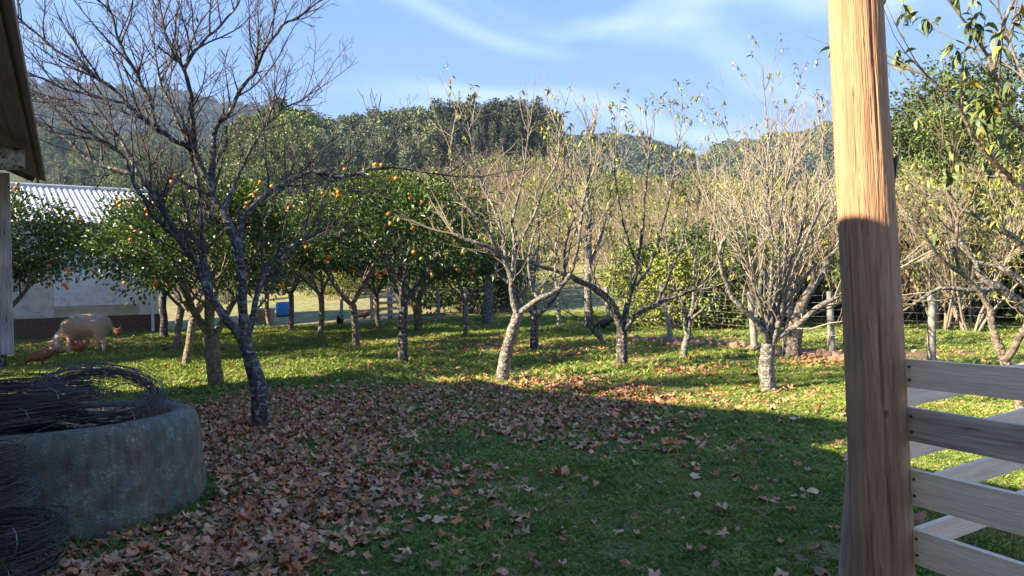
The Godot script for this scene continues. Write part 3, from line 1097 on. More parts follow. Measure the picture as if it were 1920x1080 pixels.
# ---------------------------------------------------------------- scrub and thicket
func make_bare_shrub(called: String, sd: int, H: float, stems: int, fan: float, mt: Material, o: Dictionary) -> Node3D:
	var r := RandomNumberGenerator.new()
	r.seed = sd
	var t := thing(called, Vector3.ZERO, "bare shrub", "shrub")
	var wood := MB.new()
	var tw := MB.new()
	var lv := MB.new()
	for k in stems:
		var a := TAU * k / stems + r.randf_range(-0.4, 0.4)
		var out := Vector3(cos(a), 0, sin(a))
		var lean := fan * r.randf_range(0.3, 1.0)
		var pts := PackedVector3Array()
		var p := out * 0.08 + Vector3.DOWN * 0.1
		var d := (Vector3.UP + out * lean).normalized()
		var ln := H * r.randf_range(0.65, 1.0)
		for q in 7:
			pts.append(p)
			d = (d + rnd_dir(r) * 0.16 + Vector3.UP * 0.07).normalized()
			p += d * ln / 6.0
		var rr := radii(7, H * r.randf_range(0.007, 0.011), 0.006, r)
		wood.tube(pts, rr, 5)
		shoots(tw, lv, pts, rr, 0, o, r)
	var w := part("stem", wood.mesh(), mt, t, true)
	part("twigs", tw.mesh(), mt, t, true)
	if lv.v.size(): part("leaves", lv.mesh(), M.leaf, t, true)
	return t

func make_leafy_shrub(called: String, sd: int, H: float, W: float, cols: Array, leaf_l: float, count: int) -> Node3D:
	var r := RandomNumberGenerator.new()
	r.seed = sd
	var t := thing(called, Vector3.ZERO, "leafy shrub", "shrub")
	var wood := MB.new()
	var lv := MB.new()
	var clumps := 34 if H < 5.0 else 120
	for k in clumps:
		var a := r.randf() * TAU
		var y := H * r.randf_range(0.12, 0.95)
		var rad := W * 0.5 * sqrt(maxf(0.05, 1.0 - pow((y / H - 0.42) / 0.62, 2.0))) * sqrt(r.randf_range(0.2, 1.0))
		var c := Vector3(cos(a) * rad, y, sin(a) * rad)
		wood.tube(PackedVector3Array([Vector3(cos(a) * 0.1, -0.1, sin(a) * 0.1), Vector3(c.x * 0.5, c.y * 0.55, c.z * 0.5), c]), PackedFloat32Array([0.03, 0.02, 0.008]), 4)
		var tone: Color = cols[r.randi() % cols.size()] * r.randf_range(0.75, 1.25)
		var cr := W * r.randf_range(0.1, 0.19) * (1.0 if H < 5.0 else 0.62)
		for q in count / clumps:
			var d := rnd_dir(r)
			var l := leaf_l * r.randf_range(0.7, 1.3)
			lv.leaf(c + d * cr * pow(r.randf(), 0.45), (d + rnd_dir(r) * 0.7).normalized(), (d + Vector3.UP + rnd_dir(r) * 0.4).normalized(), l, l * 0.5, 0.15, tone * r.randf_range(0.75, 1.3))
	part("stem", wood.mesh(), M.bark_brown, t, true)
	part("foliage", lv.mesh(), M.leaf, t, true)
	return t

func build_scrub() -> void:
	var r := RandomNumberGenerator.new()
	r.seed = 303
	var lo := {up = 0.4, spread = 0.85, wander = 0.25, tip = 0.0028, leaf_cols = [Color(0.22, 0.24, 0.05), Color(0.15, 0.19, 0.04), Color(0.3, 0.26, 0.07)], leaf_n = [2, 5], leaf_l = 0.14, droop = 0.3,
		levels = [{per_m = 4.2, len = [0.5, 1.3], r = 0.012, segs = 4, sides = 4, along = 0.7}, {per_m = 6.0, len = [0.18, 0.55], r = 0.006, segs = 3, sides = 3, along = 0.6, leaf = 0.0}]}
	var with_leaf: Dictionary = lo.duplicate(true)
	with_leaf.levels[1].leaf = 0.6
	lo.levels[1].leaf = 0.16
	var bare := [
		make_bare_shrub("bare_shrub", 1, 3.6, 9, 0.45, M.twig_grey, lo),
		make_bare_shrub("bare_shrub", 2, 3.6, 11, 0.6, M.twig_pale, with_leaf),
		make_bare_shrub("bare_shrub", 3, 3.4, 9, 0.5, M.twig_brown, lo),
		make_bare_shrub("bare_shrub", 4, 3.8, 8, 0.4, M.twig_pink, with_leaf)]
	var dkg := [Color(0.06, 0.095, 0.024), Color(0.09, 0.13, 0.032), Color(0.04, 0.065, 0.02)]
	var ylg := [Color(0.2, 0.235, 0.04), Color(0.14, 0.185, 0.035), Color(0.26, 0.265, 0.05)]
	var leafy := [
		make_leafy_shrub("leafy_shrub", 11, 2.4, 3.0, dkg, 0.13, 3600),
		make_leafy_shrub("leafy_shrub", 12, 2.2, 2.8, ylg, 0.11, 3600),
		make_leafy_shrub("leafy_shrub", 13, 3.0, 3.2, dkg + ylg, 0.14, 3600),
		make_leafy_shrub("evergreen_tree", 14, 8.0, 7.4, dkg + [Color(0.13, 0.175, 0.035), Color(0.11, 0.15, 0.035)], 0.17, 17000)]
	var used := {}
	# pixel column, depth, kind, height in metres
	var spots := []
	var names := {
		"b0": ["grey bare shrub in the thicket behind the wire fence", "grey bare shrubs in the thicket"],
		"b1": ["pale bare shrub with a few yellowing leaves in the thicket", "pale bare shrubs in the thicket"],
		"b2": ["brown leafless shrub in the thicket behind the wire fence", "brown bare shrubs in the thicket"],
		"b3": ["pinkish brown bare shrub on the slope above the fence", "pinkish bare shrubs on the slope"],
		"l0": ["dark green leafy bush in the hedge behind the fence", "dark green bushes behind the fence"],
		"l1": ["yellow green leafy bush behind the wire fence", "yellow green bushes behind the fence"],
		"l3": ["evergreen", ""],
		"l2": ["mixed green leafy bush in the hedge behind the fence", "mixed green bushes behind the fence"]}
	# thicket on the right, nearest first
	for q in 34:
		spots.append([r.randf_range(1640, 2080), r.randf_range(14.5, 24.0), "b%d" % [0, 1, 1, 2][r.randi() % 4], r.randf_range(2.6, 4.0)])
	for q in 40:
		spots.append([r.randf_range(1290, 1680), r.randf_range(19.0, 34.0), "b%d" % [0, 1, 2, 0][r.randi() % 4], r.randf_range(2.4, 4.2)])
	for q in 34:
		spots.append([r.randf_range(830, 1330), r.randf_range(30.0, 58.0), "b%d" % [0, 3, 3, 1][r.randi() % 4], r.randf_range(2.6, 4.4)])
	# trees and brush on the pasture edge at centre stand taller
	for q in 22:
		spots.append([r.randf_range(860, 1500), r.randf_range(50.0, 80.0), "b%d" % [3, 3, 2, 0][r.randi() % 4], r.randf_range(3.0, 5.0)])
	for q in 14:
		spots.append([r.randf_range(1225, 1420), r.randf_range(17.5, 22.0), ["l0", "l1", "l2"][r.randi() % 3], r.randf_range(1.5, 2.6)])
	for q in 12:
		spots.append([r.randf_range(1500, 1700), r.randf_range(19.0, 26.0), ["l0", "l0", "l2"][r.randi() % 3], r.randf_range(1.6, 3.0)])
	for q in 26:
		spots.append([r.randf_range(1660, 2050), r.randf_range(16.5, 25.0), ["l0", "l1", "l2", "l0"][r.randi() % 4], r.randf_range(1.5, 3.4)])
	for q in 14:
		spots.append([r.randf_range(770, 930), r.randf_range(25.0, 34.0), ["l0", "l0", "l2"][r.randi() % 3], r.randf_range(1.6, 3.0)])
	for q in 18:
		spots.append([r.randf_range(420, 860), r.randf_range(36.0, 60.0), ["l1", "l2", "l0"][r.randi() % 3], r.randf_range(1.8, 3.2)])
	for q in 30:
		spots.append([r.randf_range(880, 1560), r.randf_range(42.0, 85.0), ["l1", "l2", "l1"][r.randi() % 3], r.randf_range(2.6, 4.6)])
	# a big dense evergreen behind the thicket
	spots.append([1850, 27.0, "l3", 8.0])
	spots.append([1985, 25.0, "l3", 8.6])
	spots.append([1755, 29.0, "l3", 6.6])
	# one more, added out of view to shade the sheep
	spots.append([-640, 15.2, "l3", 8.2])
	for s in spots:
		var x: float = (s[0] - 960.0) / F * s[1]
		var g := ground(x, -s[1])
		var kk: String = s[2]
		var n := int(kk.substr(1))
		var src: Node3D = bare[n] if kk[0] == "b" else leafy[n]
		var o: Node3D
		if not used.has(kk):
			used[kk] = true
			o = src
			o.set_meta("label", names[kk][0]); o.set_meta("group", names[kk][1])
		else:
			o = copy_of(src, g, 0, 1.0, names[kk][0], names[kk][1])
		if kk == "l3":
			o.set_meta("label", ["tall dense evergreen rising over the thicket", "broad dark evergreen crown over the thicket", "low dark evergreen beside the big log post", "unseen evergreen added to shade the sheep"][0 if s[0] == 1850 else (1 if s[0] > 1900 else (3 if s[0] < 0 else 2))])
			o.set_meta("category", "tree")
			if o.has_meta("group"): o.remove_meta("group")
		o.position = g
		o.rotation.y = r.randf() * TAU
		var base: float = [3.6, 3.6, 3.4, 3.8][n] if kk[0] == "b" else [2.4, 2.2, 3.0, 8.0][n]
		var sc: float = s[3] / base
		o.scale = Vector3(sc * r.randf_range(0.85, 1.2), sc, sc * r.randf_range(0.85, 1.2))
	# brush on the hillsides: one mass of green bushes, one of bare ones
	var gb := MB.new()
	for q in 90:
		var d := rnd_dir(r); d.y = absf(d.y)
		var p := d * r.randf_range(0.5, 1.0)
		var l := r.randf_range(0.25, 0.45)
		gb.leaf(p, (d * 0.5 + rnd_dir(r)).normalized(), d, l, l * 0.6, 0.1, Color(1, 1, 1) * r.randf_range(0.65, 1.3))
	var tb := MB.new()
	for q in 70:
		var a := r.randf() * TAU
		var d := Vector3(cos(a) * r.randf_range(0.1, 0.8), 1.0, sin(a) * r.randf_range(0.1, 0.8)).normalized()
		var p0 := Vector3(cos(a), 0, sin(a)) * r.randf_range(0.0, 0.5)
		var l := r.randf_range(0.5, 1.2)
		var side := d.cross(rnd_dir(r)).normalized() * 0.016
		var tone := Color(1, 1, 1) * r.randf_range(0.6, 1.3)
		tb.tri(p0 - side, p0 + d * l, p0 + side, tone)
		for w in 3:
			var b0 := p0 + d * l * r.randf_range(0.3, 0.9)
			var bd := (d + rnd_dir(r) * 0.8).normalized()
			var bs := bd.cross(rnd_dir(r)).normalized() * 0.012
			tb.tri(b0 - bs, b0 + bd * r.randf_range(0.2, 0.45), b0 + bs, tone)
	var gbuf := PackedFloat32Array()
	var tbuf := PackedFloat32Array()
	var gn := 0
	var tn := 0
	for q in 5200:
		var d := r.randf_range(58.0, 136.0)
		var px := r.randf_range(380.0, 1750.0)
		var x := (px - 960.0) / F * d
		var g := ground(x, -d)
		var f := nz.get_noise_2d(x * 9.0, d * 9.0)
		var bushy := 0.5 + f * 1.2 + clampf((d - 100.0) / 60.0, -0.4, 0.4) + (0.35 if px < 840 else -0.12)
		var s := r.randf_range(0.8, 2.0)
		var bb := Basis(Vector3.UP, r.randf() * TAU).scaled(Vector3(s, s * r.randf_range(0.7, 1.3), s))
		if r.randf() < bushy:
			var tint: Color = Color(0.2, 0.225, 0.055).lerp(Color(0.11, 0.145, 0.04), r.randf()) * r.randf_range(0.8, 1.2)
			gbuf.append_array([bb.x.x, bb.y.x, bb.z.x, g.x, bb.x.y, bb.y.y, bb.z.y, g.y - 0.1, bb.x.z, bb.y.z, bb.z.z, g.z, tint.r, tint.g, tint.b, 1.0])
			gn += 1
		else:
			s *= 1.5
			bb = bb.scaled(Vector3.ONE * 1.5)
			var tint: Color = Color(0.22, 0.16, 0.115).lerp(Color(0.2, 0.165, 0.1), r.randf()) * r.randf_range(0.8, 1.2)
			tbuf.append_array([bb.x.x, bb.y.x, bb.z.x, g.x, bb.x.y, bb.y.y, bb.z.y, g.y - 0.1, bb.x.z, bb.y.z, bb.z.z, g.z, tint.r, tint.g, tint.b, 1.0])
			tn += 1
	scatter("green_brush", gb.mesh(), M.leaf_far, gbuf, gn, "green brush covering the hillside below the hilltop wood", "brush")
	scatter("dry_brush", tb.mesh(), M.leaf_far, tbuf, tn, "leafless pinkish brush covering the hillside", "brush")

# ---------------------------------------------------------------- citrus
func make_citrus(called: String, sd: int, H: float, W: float, trunk_h: float, trunk_r: float, bark: Material, fruit: int, lean: Vector3) -> Node3D:
	var r := RandomNumberGenerator.new()
	r.seed = sd
	var t := thing(called, Vector3.ZERO, "orange tree", "tree")
	var pts := PackedVector3Array()
	var p := Vector3(0, -0.12, 0)
	for k in 5:
		pts.append(p)
		p += (Vector3.UP * (trunk_h + 0.12) / 4.0 + lean * trunk_h / 4.0 + Vector3(r.randf_range(-1, 1), 0, r.randf_range(-1, 1)) * 0.035)
	var top := pts[4]
	var tb := MB.new()
	tb.tube(curve_pts(pts, 2), PackedFloat32Array([trunk_r * 1.45, trunk_r * 1.12, trunk_r * 0.98, trunk_r * 1.0, trunk_r * 0.92, trunk_r * 0.95, trunk_r * 0.93, trunk_r * 0.97, trunk_r * 1.0]), 10)
	part("trunk", tb.mesh(), bark, t)
	var tips := PackedVector3Array()
	var n := 4 + r.randi() % 2
	for k in n:
		var a := TAU * k / n + r.randf_range(-0.35, 0.35)
		var out := Vector3(cos(a), 0, sin(a))
		var d := (Vector3.UP * r.randf_range(0.75, 1.3) + out * r.randf_range(0.7, 1.0)).normalized()
		var q := top - d * 0.08
		var ln := (H - trunk_h) * r.randf_range(0.5, 0.72)
		var lp := PackedVector3Array()
		for s in 6:
			lp.append(q)
			d = (d + rnd_dir(r) * 0.2 + Vector3.UP * 0.05).normalized()
			q += d * ln / 5.0
		var lr := radii(6, trunk_r * r.randf_range(0.5, 0.68), trunk_r * 0.2, r)
		var lb := MB.new()
		lb.tube(lp, lr, 7)
		for s in 4:
			var kk := 2 + r.randi() % 3
			var d2 := ((lp[kk] - lp[kk - 1]).normalized() + rnd_dir(r) * 0.8 + Vector3.UP * 0.2).normalized()
			var e := lp[kk] + d2 * r.randf_range(0.4, 0.8)
			lb.tube(PackedVector3Array([lp[kk], lp[kk].lerp(e, 0.5) + rnd_dir(r) * 0.06, e]), PackedFloat32Array([trunk_r * 0.26, trunk_r * 0.18, trunk_r * 0.1]), 5)
			tips.append(e)
		tips.append(q)
		part("limb", lb.mesh(), bark, t)
	# crown: clumps of leaves over an uneven dome
	var lf := MB.new()
	var tw := MB.new()
	var cy := trunk_h + (H - trunk_h) * 0.57
	var ry := (H - trunk_h) * 0.36
	var shell := []
	for k in 58:
		var d := rnd_dir(r)
		if d.y < -0.72: d.y = -d.y
		var lob := 0.86 + 0.2 * sin(d.x * 4.0 + sd) * cos(d.z * 3.5 + sd * 2.0)
		var c: Vector3 = Vector3(d.x * W * 0.5, cy + d.y * ry, d.z * W * 0.5)
		c = Vector3(top.x, cy, top.z) + (c - Vector3(0, cy, 0)) * lob * pow(r.randf_range(0.3, 1.0), 0.35)
		var near := tips[0]
		for e in tips:
			if e.distance_to(c) < near.distance_to(c): near = e
		tw.tube(PackedVector3Array([near, near.lerp(c, 0.5) + rnd_dir(r) * 0.08, c]), PackedFloat32Array([0.014, 0.01, 0.005]), 4)
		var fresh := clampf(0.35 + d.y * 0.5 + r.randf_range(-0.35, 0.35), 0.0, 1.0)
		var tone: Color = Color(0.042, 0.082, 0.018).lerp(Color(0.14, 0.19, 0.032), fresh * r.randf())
		var cr := W * r.randf_range(0.1, 0.17)
		shell.append([c, d, cr])
		for q in 150:
			var g := rnd_dir(r)
			var b := c + Vector3(g.x, g.y * 0.8, g.z) * cr * pow(r.randf(), 0.5)
			var l := r.randf_range(0.06, 0.105)
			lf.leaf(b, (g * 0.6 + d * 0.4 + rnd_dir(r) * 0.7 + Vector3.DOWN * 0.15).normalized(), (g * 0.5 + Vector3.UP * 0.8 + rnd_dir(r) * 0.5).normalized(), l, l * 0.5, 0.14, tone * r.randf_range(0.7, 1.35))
	part("twigs", tw.mesh(), M.twig_dark, t, true)
	part("crown", lf.mesh(), M.leaf_gloss, t, true)
	# fruit hangs at the outside of the clumps
	var ball := SphereMesh.new()
	ball.radius = 0.034; ball.height = 0.066; ball.radial_segments = 14; ball.rings = 8
	for k in fruit:
		var s: Array = shell[r.randi() % shell.size()]
		var c: Vector3 = s[0]
		var d: Vector3 = s[1]
		var o := part("orange", ball, M.orange if r.randf() < 0.8 else M.unripe, t)
		o.position = c + (d + rnd_dir(r) * 0.5).normalized() * float(s[2]) * 0.8
		if k % 3 == 0 and k + 1 < fruit:
			var o2 := part("orange", ball, M.orange, t)
			o2.position = o.position + Vector3(r.randf_range(-0.07, 0.07), -0.07, r.randf_range(-0.05, 0.05))
	return t

func build_citrus() -> void:
	var A := "orange trees in the orchard"
	var v := [
		make_citrus("orange_tree", 1, 3.4, 3.3, 0.95, 0.085, M.bark_dark, 42, Vector3(0.02, 0, 0)),
		make_citrus("orange_tree", 2, 3.1, 3.0, 0.85, 0.075, M.bark_brown, 34, Vector3(-0.1, 0, 0)),
		make_citrus("orange_tree", 3, 3.15, 3.2, 0.75, 0.12, M.bark_moss, 28, Vector3(0.12, 0, 0)),
		make_citrus("orange_tree", 4, 2.9, 2.7, 0.9, 0.065, M.bark_brown, 14, Vector3(0.05, 0, 0))]
	# pixel of the trunk's foot, variant, scale, turn, label, group
	var S := [
		[757, 681, 0, 1.04, 0.3, "orange tree with lichen spotted trunk forking low, heavy with fruit", ""],
		[668, 651, 1, 1.08, 1.2, "orange tree with slender double trunk beside the fullest one", ""],
		[404, 726, 2, 0.98, 2.2, "orange tree with thick mossy trunk behind the leaning bare tree", ""],
		[598, 633, 3, 1.18, 0.2, "", A],
		[350, 686, 1, 1.05, 3.0, "orange tree with several stems next to the mossy trunk", ""],
		[545, 621, 3, 1.2, 1.0, "", A],
		[309, 632, 0, 1.22, 2.0, "orange tree with dark trunk standing by the barn corner", ""],
		[332, 654, 1, 1.12, 4.0, "low orange tree between the barn corner and the mossy trunk", ""],
		[-75, 690, 2, 1.06, 0.8, "orange tree spreading over the sheep beside the shed post", ""],
		[4, 692, 0, 1.05, 2.2, "orange tree with green fruit crowding the shed post before the barn", ""],
		[787, 623, 2, 1.0, 4.2, "orange tree with pale pruned limbs behind the fullest one", ""],
		[713, 621, 3, 1.05, 2.4, "", A],
		[507, 613, 3, 1.1, 3.1, "", A],
		[873, 633, 3, 0.88, 4.4, "orange tree with thin crown near the wire fence", ""],
		[452, 628, 0, 0.98, 5.0, "orange tree seen through the fork of the leaning bare tree", ""]]
	var used := {}
	for s in S:
		var g := gp(s[0], s[1])
		var label: String = s[5] if s[5] != "" else "orange tree with thin dark trunk in the back rows"
		var o: Node3D
		if not used.has(s[2]):
			used[s[2]] = true
			o = v[s[2]]
			o.set_meta("label", label)
			if s[6] != "": o.set_meta("group", s[6])
		else:
			o = copy_of(v[s[2]], g, s[4], s[3], label, s[6])
		o.position = g
		o.rotation.y = s[4]
		o.scale = Vector3.ONE * s[3]

# ---------------------------------------------------------------- bare fruit trees
# limbs are [[pixel x, pixel y, metres nearer(-) or farther(+)], ...] at the depth of the trunk's foot
func fruit_tree(called: String, label: String, foot: Array, trunk: Array, tr: Array, limbs: Array, bark: Material, twig: Material, o: Dictionary, sd: int) -> Node3D:
	var r := RandomNumberGenerator.new()
	r.seed = sd
	var g := gp(foot[0], foot[1])
	if foot.size() > 2:
		g = at(foot[0], foot[1], foot[2])
		g.y = height(g.x, g.z)
	var depth := -((cam.transform.basis.inverse() * (g - cam.position)).z)
	var t := thing(called, g, label, "tree")
	var place := func(l: Array) -> PackedVector3Array:
		var out := PackedVector3Array()
		for k in l:
			out.append(at(k[0], k[1], depth + k[2]) - g)
		return out
	var tp: PackedVector3Array = place.call(trunk)
	tp.insert(0, Vector3(0, -0.15, 0))
	var tc := curve_pts(tp, 3)
	var trr := PackedFloat32Array()
	for k in tc.size():
		var f := float(k) / (tc.size() - 1)
		trr.append(lerpf(tr[0], tr[1], f) * (1.0 + 0.35 * exp(-f * 9.0)) * (1.0 + r.randf_range(-0.07, 0.07)))
	var tb := MB.new()
	tb.tube(tc, trr, 12)
	part("trunk", tb.mesh(), bark, t)
	var lv := MB.new()
	for l in limbs:
		var lp := curve_pts(place.call(l.p), 3)
		for k in range(1, lp.size()):
			lp[k] += rnd_dir(r) * 0.012
		var lr := radii(lp.size(), l.r[0], l.r[1], r, 0.1)
		var lb := MB.new()
		lb.tube(lp, lr, 8)
		var lo: Dictionary = o
		var limb := part("limb", lb.mesh(), bark, t)
		var tw := MB.new()
		if l.has("o"):
			lo = o.duplicate(true)
			lo.merge(l.o, true)
		shoots(tw, lv, lp, lr, 0, lo, r)
		# the limb runs out in a few thinner shoots
		for q in int(l.get("ends", 2)):
			var d := ((lp[lp.size() - 1] - lp[lp.size() - 3]).normalized() + rnd_dir(r) * 0.5 + Vector3.UP * float(o.up) * 0.5).normalized()
			var pp := lp[lp.size() - 1]
			var ep := PackedVector3Array([pp])
			for s in 5:
				d = (d + rnd_dir(r) * 0.16 + Vector3.UP * 0.06).normalized()
				pp += d * r.randf_range(0.12, 0.22)
				ep.append(pp)
			var er := radii(6, l.r[1] * 0.8, o.tip, r)
			tw.tube(ep, er, 4)
			shoots(tw, lv, ep, er, mini(1, o.levels.size() - 1), lo, r)
		if tw.v.size(): part("twigs", tw.mesh(), twig, limb, true)
	if lv.v.size(): part("leaves", lv.mesh(), M.leaf, t, true)
	return t

func build_fruit_trees() -> void:
	var lc := [Color(0.17, 0.21, 0.045), Color(0.24, 0.25, 0.06), Color(0.12, 0.16, 0.04), Color(0.36, 0.29, 0.06)]
	# the near leafless tree, in the shade
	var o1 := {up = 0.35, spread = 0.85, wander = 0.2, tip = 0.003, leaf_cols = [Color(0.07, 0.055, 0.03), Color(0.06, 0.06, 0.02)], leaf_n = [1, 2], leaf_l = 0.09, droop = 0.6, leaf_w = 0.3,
		levels = [{per_m = 8.2, len = [0.35, 1.25], r = 0.0105, segs = 6, sides = 4, along = 0.7}, {per_m = 9.5, len = [0.12, 0.5], r = 0.0058, segs = 3, sides = 3, along = 0.7, leaf = 0.012}, {per_m = 7.0, len = [0.05, 0.18], r = 0.0034, segs = 2, sides = 3, along = 0.6}]}
	fruit_tree("plum_tree", "dark leafless tree leaning out of the leaf litter beside the concrete tank", [490, 802],
		[[486, 735, 0.0], [472, 682, 0.0], [456, 632, 0.0]], [0.09, 0.07], [
		{p = [[458, 640, 0.0], [430, 604, -0.1], [400, 560, -0.15], [378, 515, -0.2], [345, 460, -0.2], [318, 418, -0.25], [292, 375, -0.25], [260, 328, -0.3], [215, 320, -0.3], [165, 295, -0.3], [110, 250, -0.3], [40, 225, -0.3]], r = [0.0495, 0.0105]},
		{p = [[396, 556, -0.1], [386, 505, 0.2], [379, 440, 0.35], [375, 372, 0.4], [360, 300, 0.5], [330, 220, 0.6], [300, 150, 0.6], [290, 80, 0.6]], r = [0.0360, 0.0090]},
		{p = [[456, 636, 0.0], [455, 560, 0.0], [452, 490, 0.0], [436, 436, 0.05], [415, 398, 0.1], [394, 350, 0.15], [368, 294, 0.1], [345, 272, 0.0], [294, 244, -0.1], [240, 194, -0.2], [190, 150, -0.3], [125, 108, -0.4], [70, 66, -0.5], [25, 25, -0.6]], r = [0.0510, 0.0097]},
		{p = [[394, 350, 0.15], [398, 285, 0.25], [405, 240, 0.3], [430, 210, 0.3], [452, 165, 0.3], [475, 138, 0.3], [493, 98, 0.25], [528, 50, 0.2], [565, 30, 0.2], [598, 3, 0.2]], r = [0.0338, 0.0083]},
		{p = [[368, 294, 0.1], [361, 230, -0.2], [355, 160, -0.4], [345, 130, -0.5], [320, 90, -0.6], [305, 50, -0.7], [298, 5, -0.7]], r = [0.0270, 0.0090]},
		{p = [[345, 130, -0.5], [375, 85, -0.5], [400, 60, -0.4], [440, 20, -0.4], [452, -15, -0.4]], r = [0.0195, 0.0075]},
		{p = [[462, 650, 0.0], [474, 590, 0.1], [487, 535, 0.2], [512, 492, 0.3], [545, 462, 0.3], [572, 448, 0.4]], r = [0.0390, 0.0150], ends = 4},
		{p = [[452, 490, 0.0], [450, 440, 0.2], [460, 404, 0.2], [490, 372, 0.3], [518, 353, 0.35], [552, 335, 0.4], [585, 322, 0.4], [625, 330, 0.45], [662, 328, 0.5], [712, 314, 0.55], [760, 317, 0.6], [810, 325, 0.6], [850, 330, 0.7]], r = [0.0390, 0.0090]},
		{p = [[294, 244, -0.1], [285, 200, -0.4], [262, 150, -0.5], [235, 100, -0.6], [215, 50, -0.7], [200, 0, -0.8]], r = [0.0225, 0.0083]},
		{p = [[240, 194, -0.2], [180, 180, -0.3], [120, 165, -0.3], [60, 140, -0.4], [-10, 132, -0.4]], r = [0.0165, 0.0067]},
		{p = [[345, 460, -0.2], [300, 420, -0.5], [255, 350, -0.6], [235, 300, -0.6], [190, 260, -0.7], [140, 240, -0.8]], r = [0.0210, 0.0075]},
		{p = [[260, 328, -0.3], [225, 260, -0.1], [190, 220, 0.1], [130, 190, 0.2], [40, 175, 0.2]], r = [0.0210, 0.0075]},
		{p = [[415, 398, 0.1], [460, 300, 0.6], [490, 250, 0.8], [530, 205, 0.9], [580, 180, 0.9]], r = [0.0225, 0.0067]}],
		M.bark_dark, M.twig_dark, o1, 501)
	# lichen covered trees in the sun
	var o2 := {up = 0.32, spread = 0.85, wander = 0.26, tip = 0.0026, leaf_cols = lc, leaf_n = [3, 7], leaf_l = 0.12, droop = 0.5, leaf_w = 0.24,
		levels = [{per_m = 3.3, len = [0.4, 1.2], r = 0.012, segs = 6, sides = 4, along = 0.6}, {per_m = 4.8, len = [0.15, 0.5], r = 0.0055, segs = 3, sides = 3, along = 0.6, leaf = 0.32}]}
	fruit_tree("peach_tree", "pale lichen covered tree leaning at the edge of the shade", [938, 716],
		[[948, 668, 0.0], [962, 618, 0.0], [972, 588, 0.0]], [0.095, 0.075], [
		{p = [[970, 592, 0.0], [962, 555, 0.0], [958, 522, -0.1], [950, 495, -0.1], [932, 472, -0.2], [900, 458, -0.3], [872, 448, -0.3], [850, 440, -0.3]], r = [0.05, 0.02], ends = 4},
		{p = [[974, 586, 0.0], [1008, 562, -0.1], [1045, 545, -0.1], [1068, 515, -0.1], [1082, 470, -0.2], [1090, 410, -0.2], [1100, 350, -0.2]], r = [0.045, 0.012], ends = 3},
		{p = [[950, 495, -0.1], [944, 450, 0.1], [930, 400, 0.2], [905, 350, 0.3], [890, 300, 0.3], [880, 250, 0.4]], r = [0.032, 0.01], ends = 3},
		{p = [[958, 522, -0.1], [965, 470, 0.2], [960, 420, 0.3], [975, 360, 0.3], [985, 300, 0.3], [990, 250, 0.3]], r = [0.03, 0.01], ends = 3},
		{p = [[932, 472, -0.2], [915, 430, -0.4], [880, 390, -0.5], [850, 340, -0.5], [845, 280, -0.5]], r = [0.028, 0.01], ends = 3},
		{p = [[965, 470, 0.2], [1000, 410, 0.0], [1020, 350, -0.1], [1045, 300, -0.2], [1050, 250, -0.2]], r = [0.024, 0.009], ends = 3},
		{p = [[1008, 562, -0.1], [990, 500, 0.3], [1000, 440, 0.5], [1030, 390, 0.6], [1060, 330, 0.6]], r = [0.024, 0.009], ends = 3},
		{p = [[1045, 545, -0.1], [1040, 480, 0.4], [1050, 410, 0.5], [1040, 340, 0.6]], r = [0.02, 0.009], ends = 3}],
		M.bark_lichen, M.twig_grey, o2, 502)
	var o3: Dictionary = o2.duplicate(true)
	o3.levels[1].leaf = 0.75
	fruit_tree("peach_tree", "dark forked tree with wide low limbs and leafy tips", [1166, 688],
		[[1166, 655, 0.0], [1166, 622, 0.0]], [0.1, 0.085], [
		{p = [[1166, 626, 0.0], [1152, 580, -0.1], [1124, 546, -0.2], [1092, 530, -0.3], [1058, 512, -0.4], [1020, 500, -0.5], [985, 490, -0.6], [945, 482, -0.7]], r = [0.07, 0.018], ends = 4},
		{p = [[1166, 624, 0.0], [1190, 595, -0.1], [1230, 572, -0.2], [1265, 556, -0.2], [1305, 543, -0.3]], r = [0.05, 0.016], ends = 4},
		{p = [[1166, 622, 0.0], [1176, 575, 0.0], [1186, 540, 0.0], [1194, 498, 0.0], [1204, 440, 0.0], [1207, 390, 0.1], [1212, 330, 0.1], [1216, 285, 0.1]], r = [0.052, 0.012], ends = 4},
		{p = [[1124, 546, -0.2], [1105, 500, 0.2], [1100, 450, 0.3], [1110, 390, 0.4], [1120, 330, 0.4]], r = [0.03, 0.01], ends = 3},
		{p = [[1186, 540, 0.0], [1215, 505, 0.3], [1235, 450, 0.4], [1250, 390, 0.4], [1265, 320, 0.4], [1270, 270, 0.4]], r = [0.03, 0.01], ends = 4},
		{p = [[1194, 498, 0.0], [1175, 440, -0.3], [1160, 380, -0.3], [1150, 310, -0.3]], r = [0.026, 0.01], ends = 3},
		{p = [[1230, 572, -0.2], [1255, 520, -0.4], [1280, 450, -0.4], [1290, 380, -0.4], [1305, 330, -0.4]], r = [0.024, 0.009], ends = 3},
		{p = [[1058, 512, -0.4], [1062, 450, -0.6], [1080, 390, -0.6], [1070, 330, -0.6]], r = [0.022, 0.009], ends = 3}],
		M.bark_dark, M.twig_grey, o3, 503)
	# a dense white brush of a tree
	var o4 := {up = 0.45, spread = 0.85, wander = 0.26, tip = 0.003, leaf_cols = lc, leaf_n = [2, 4], leaf_l = 0.11, droop = 0.3, leaf_w = 0.26,
		levels = [{per_m = 5.0, len = [0.4, 1.2], r = 0.012, segs = 6, sides = 4, along = 0.7}, {per_m = 6.0, len = [0.15, 0.55], r = 0.0065, segs = 3, sides = 3, along = 0.7, leaf = 0.015}]}
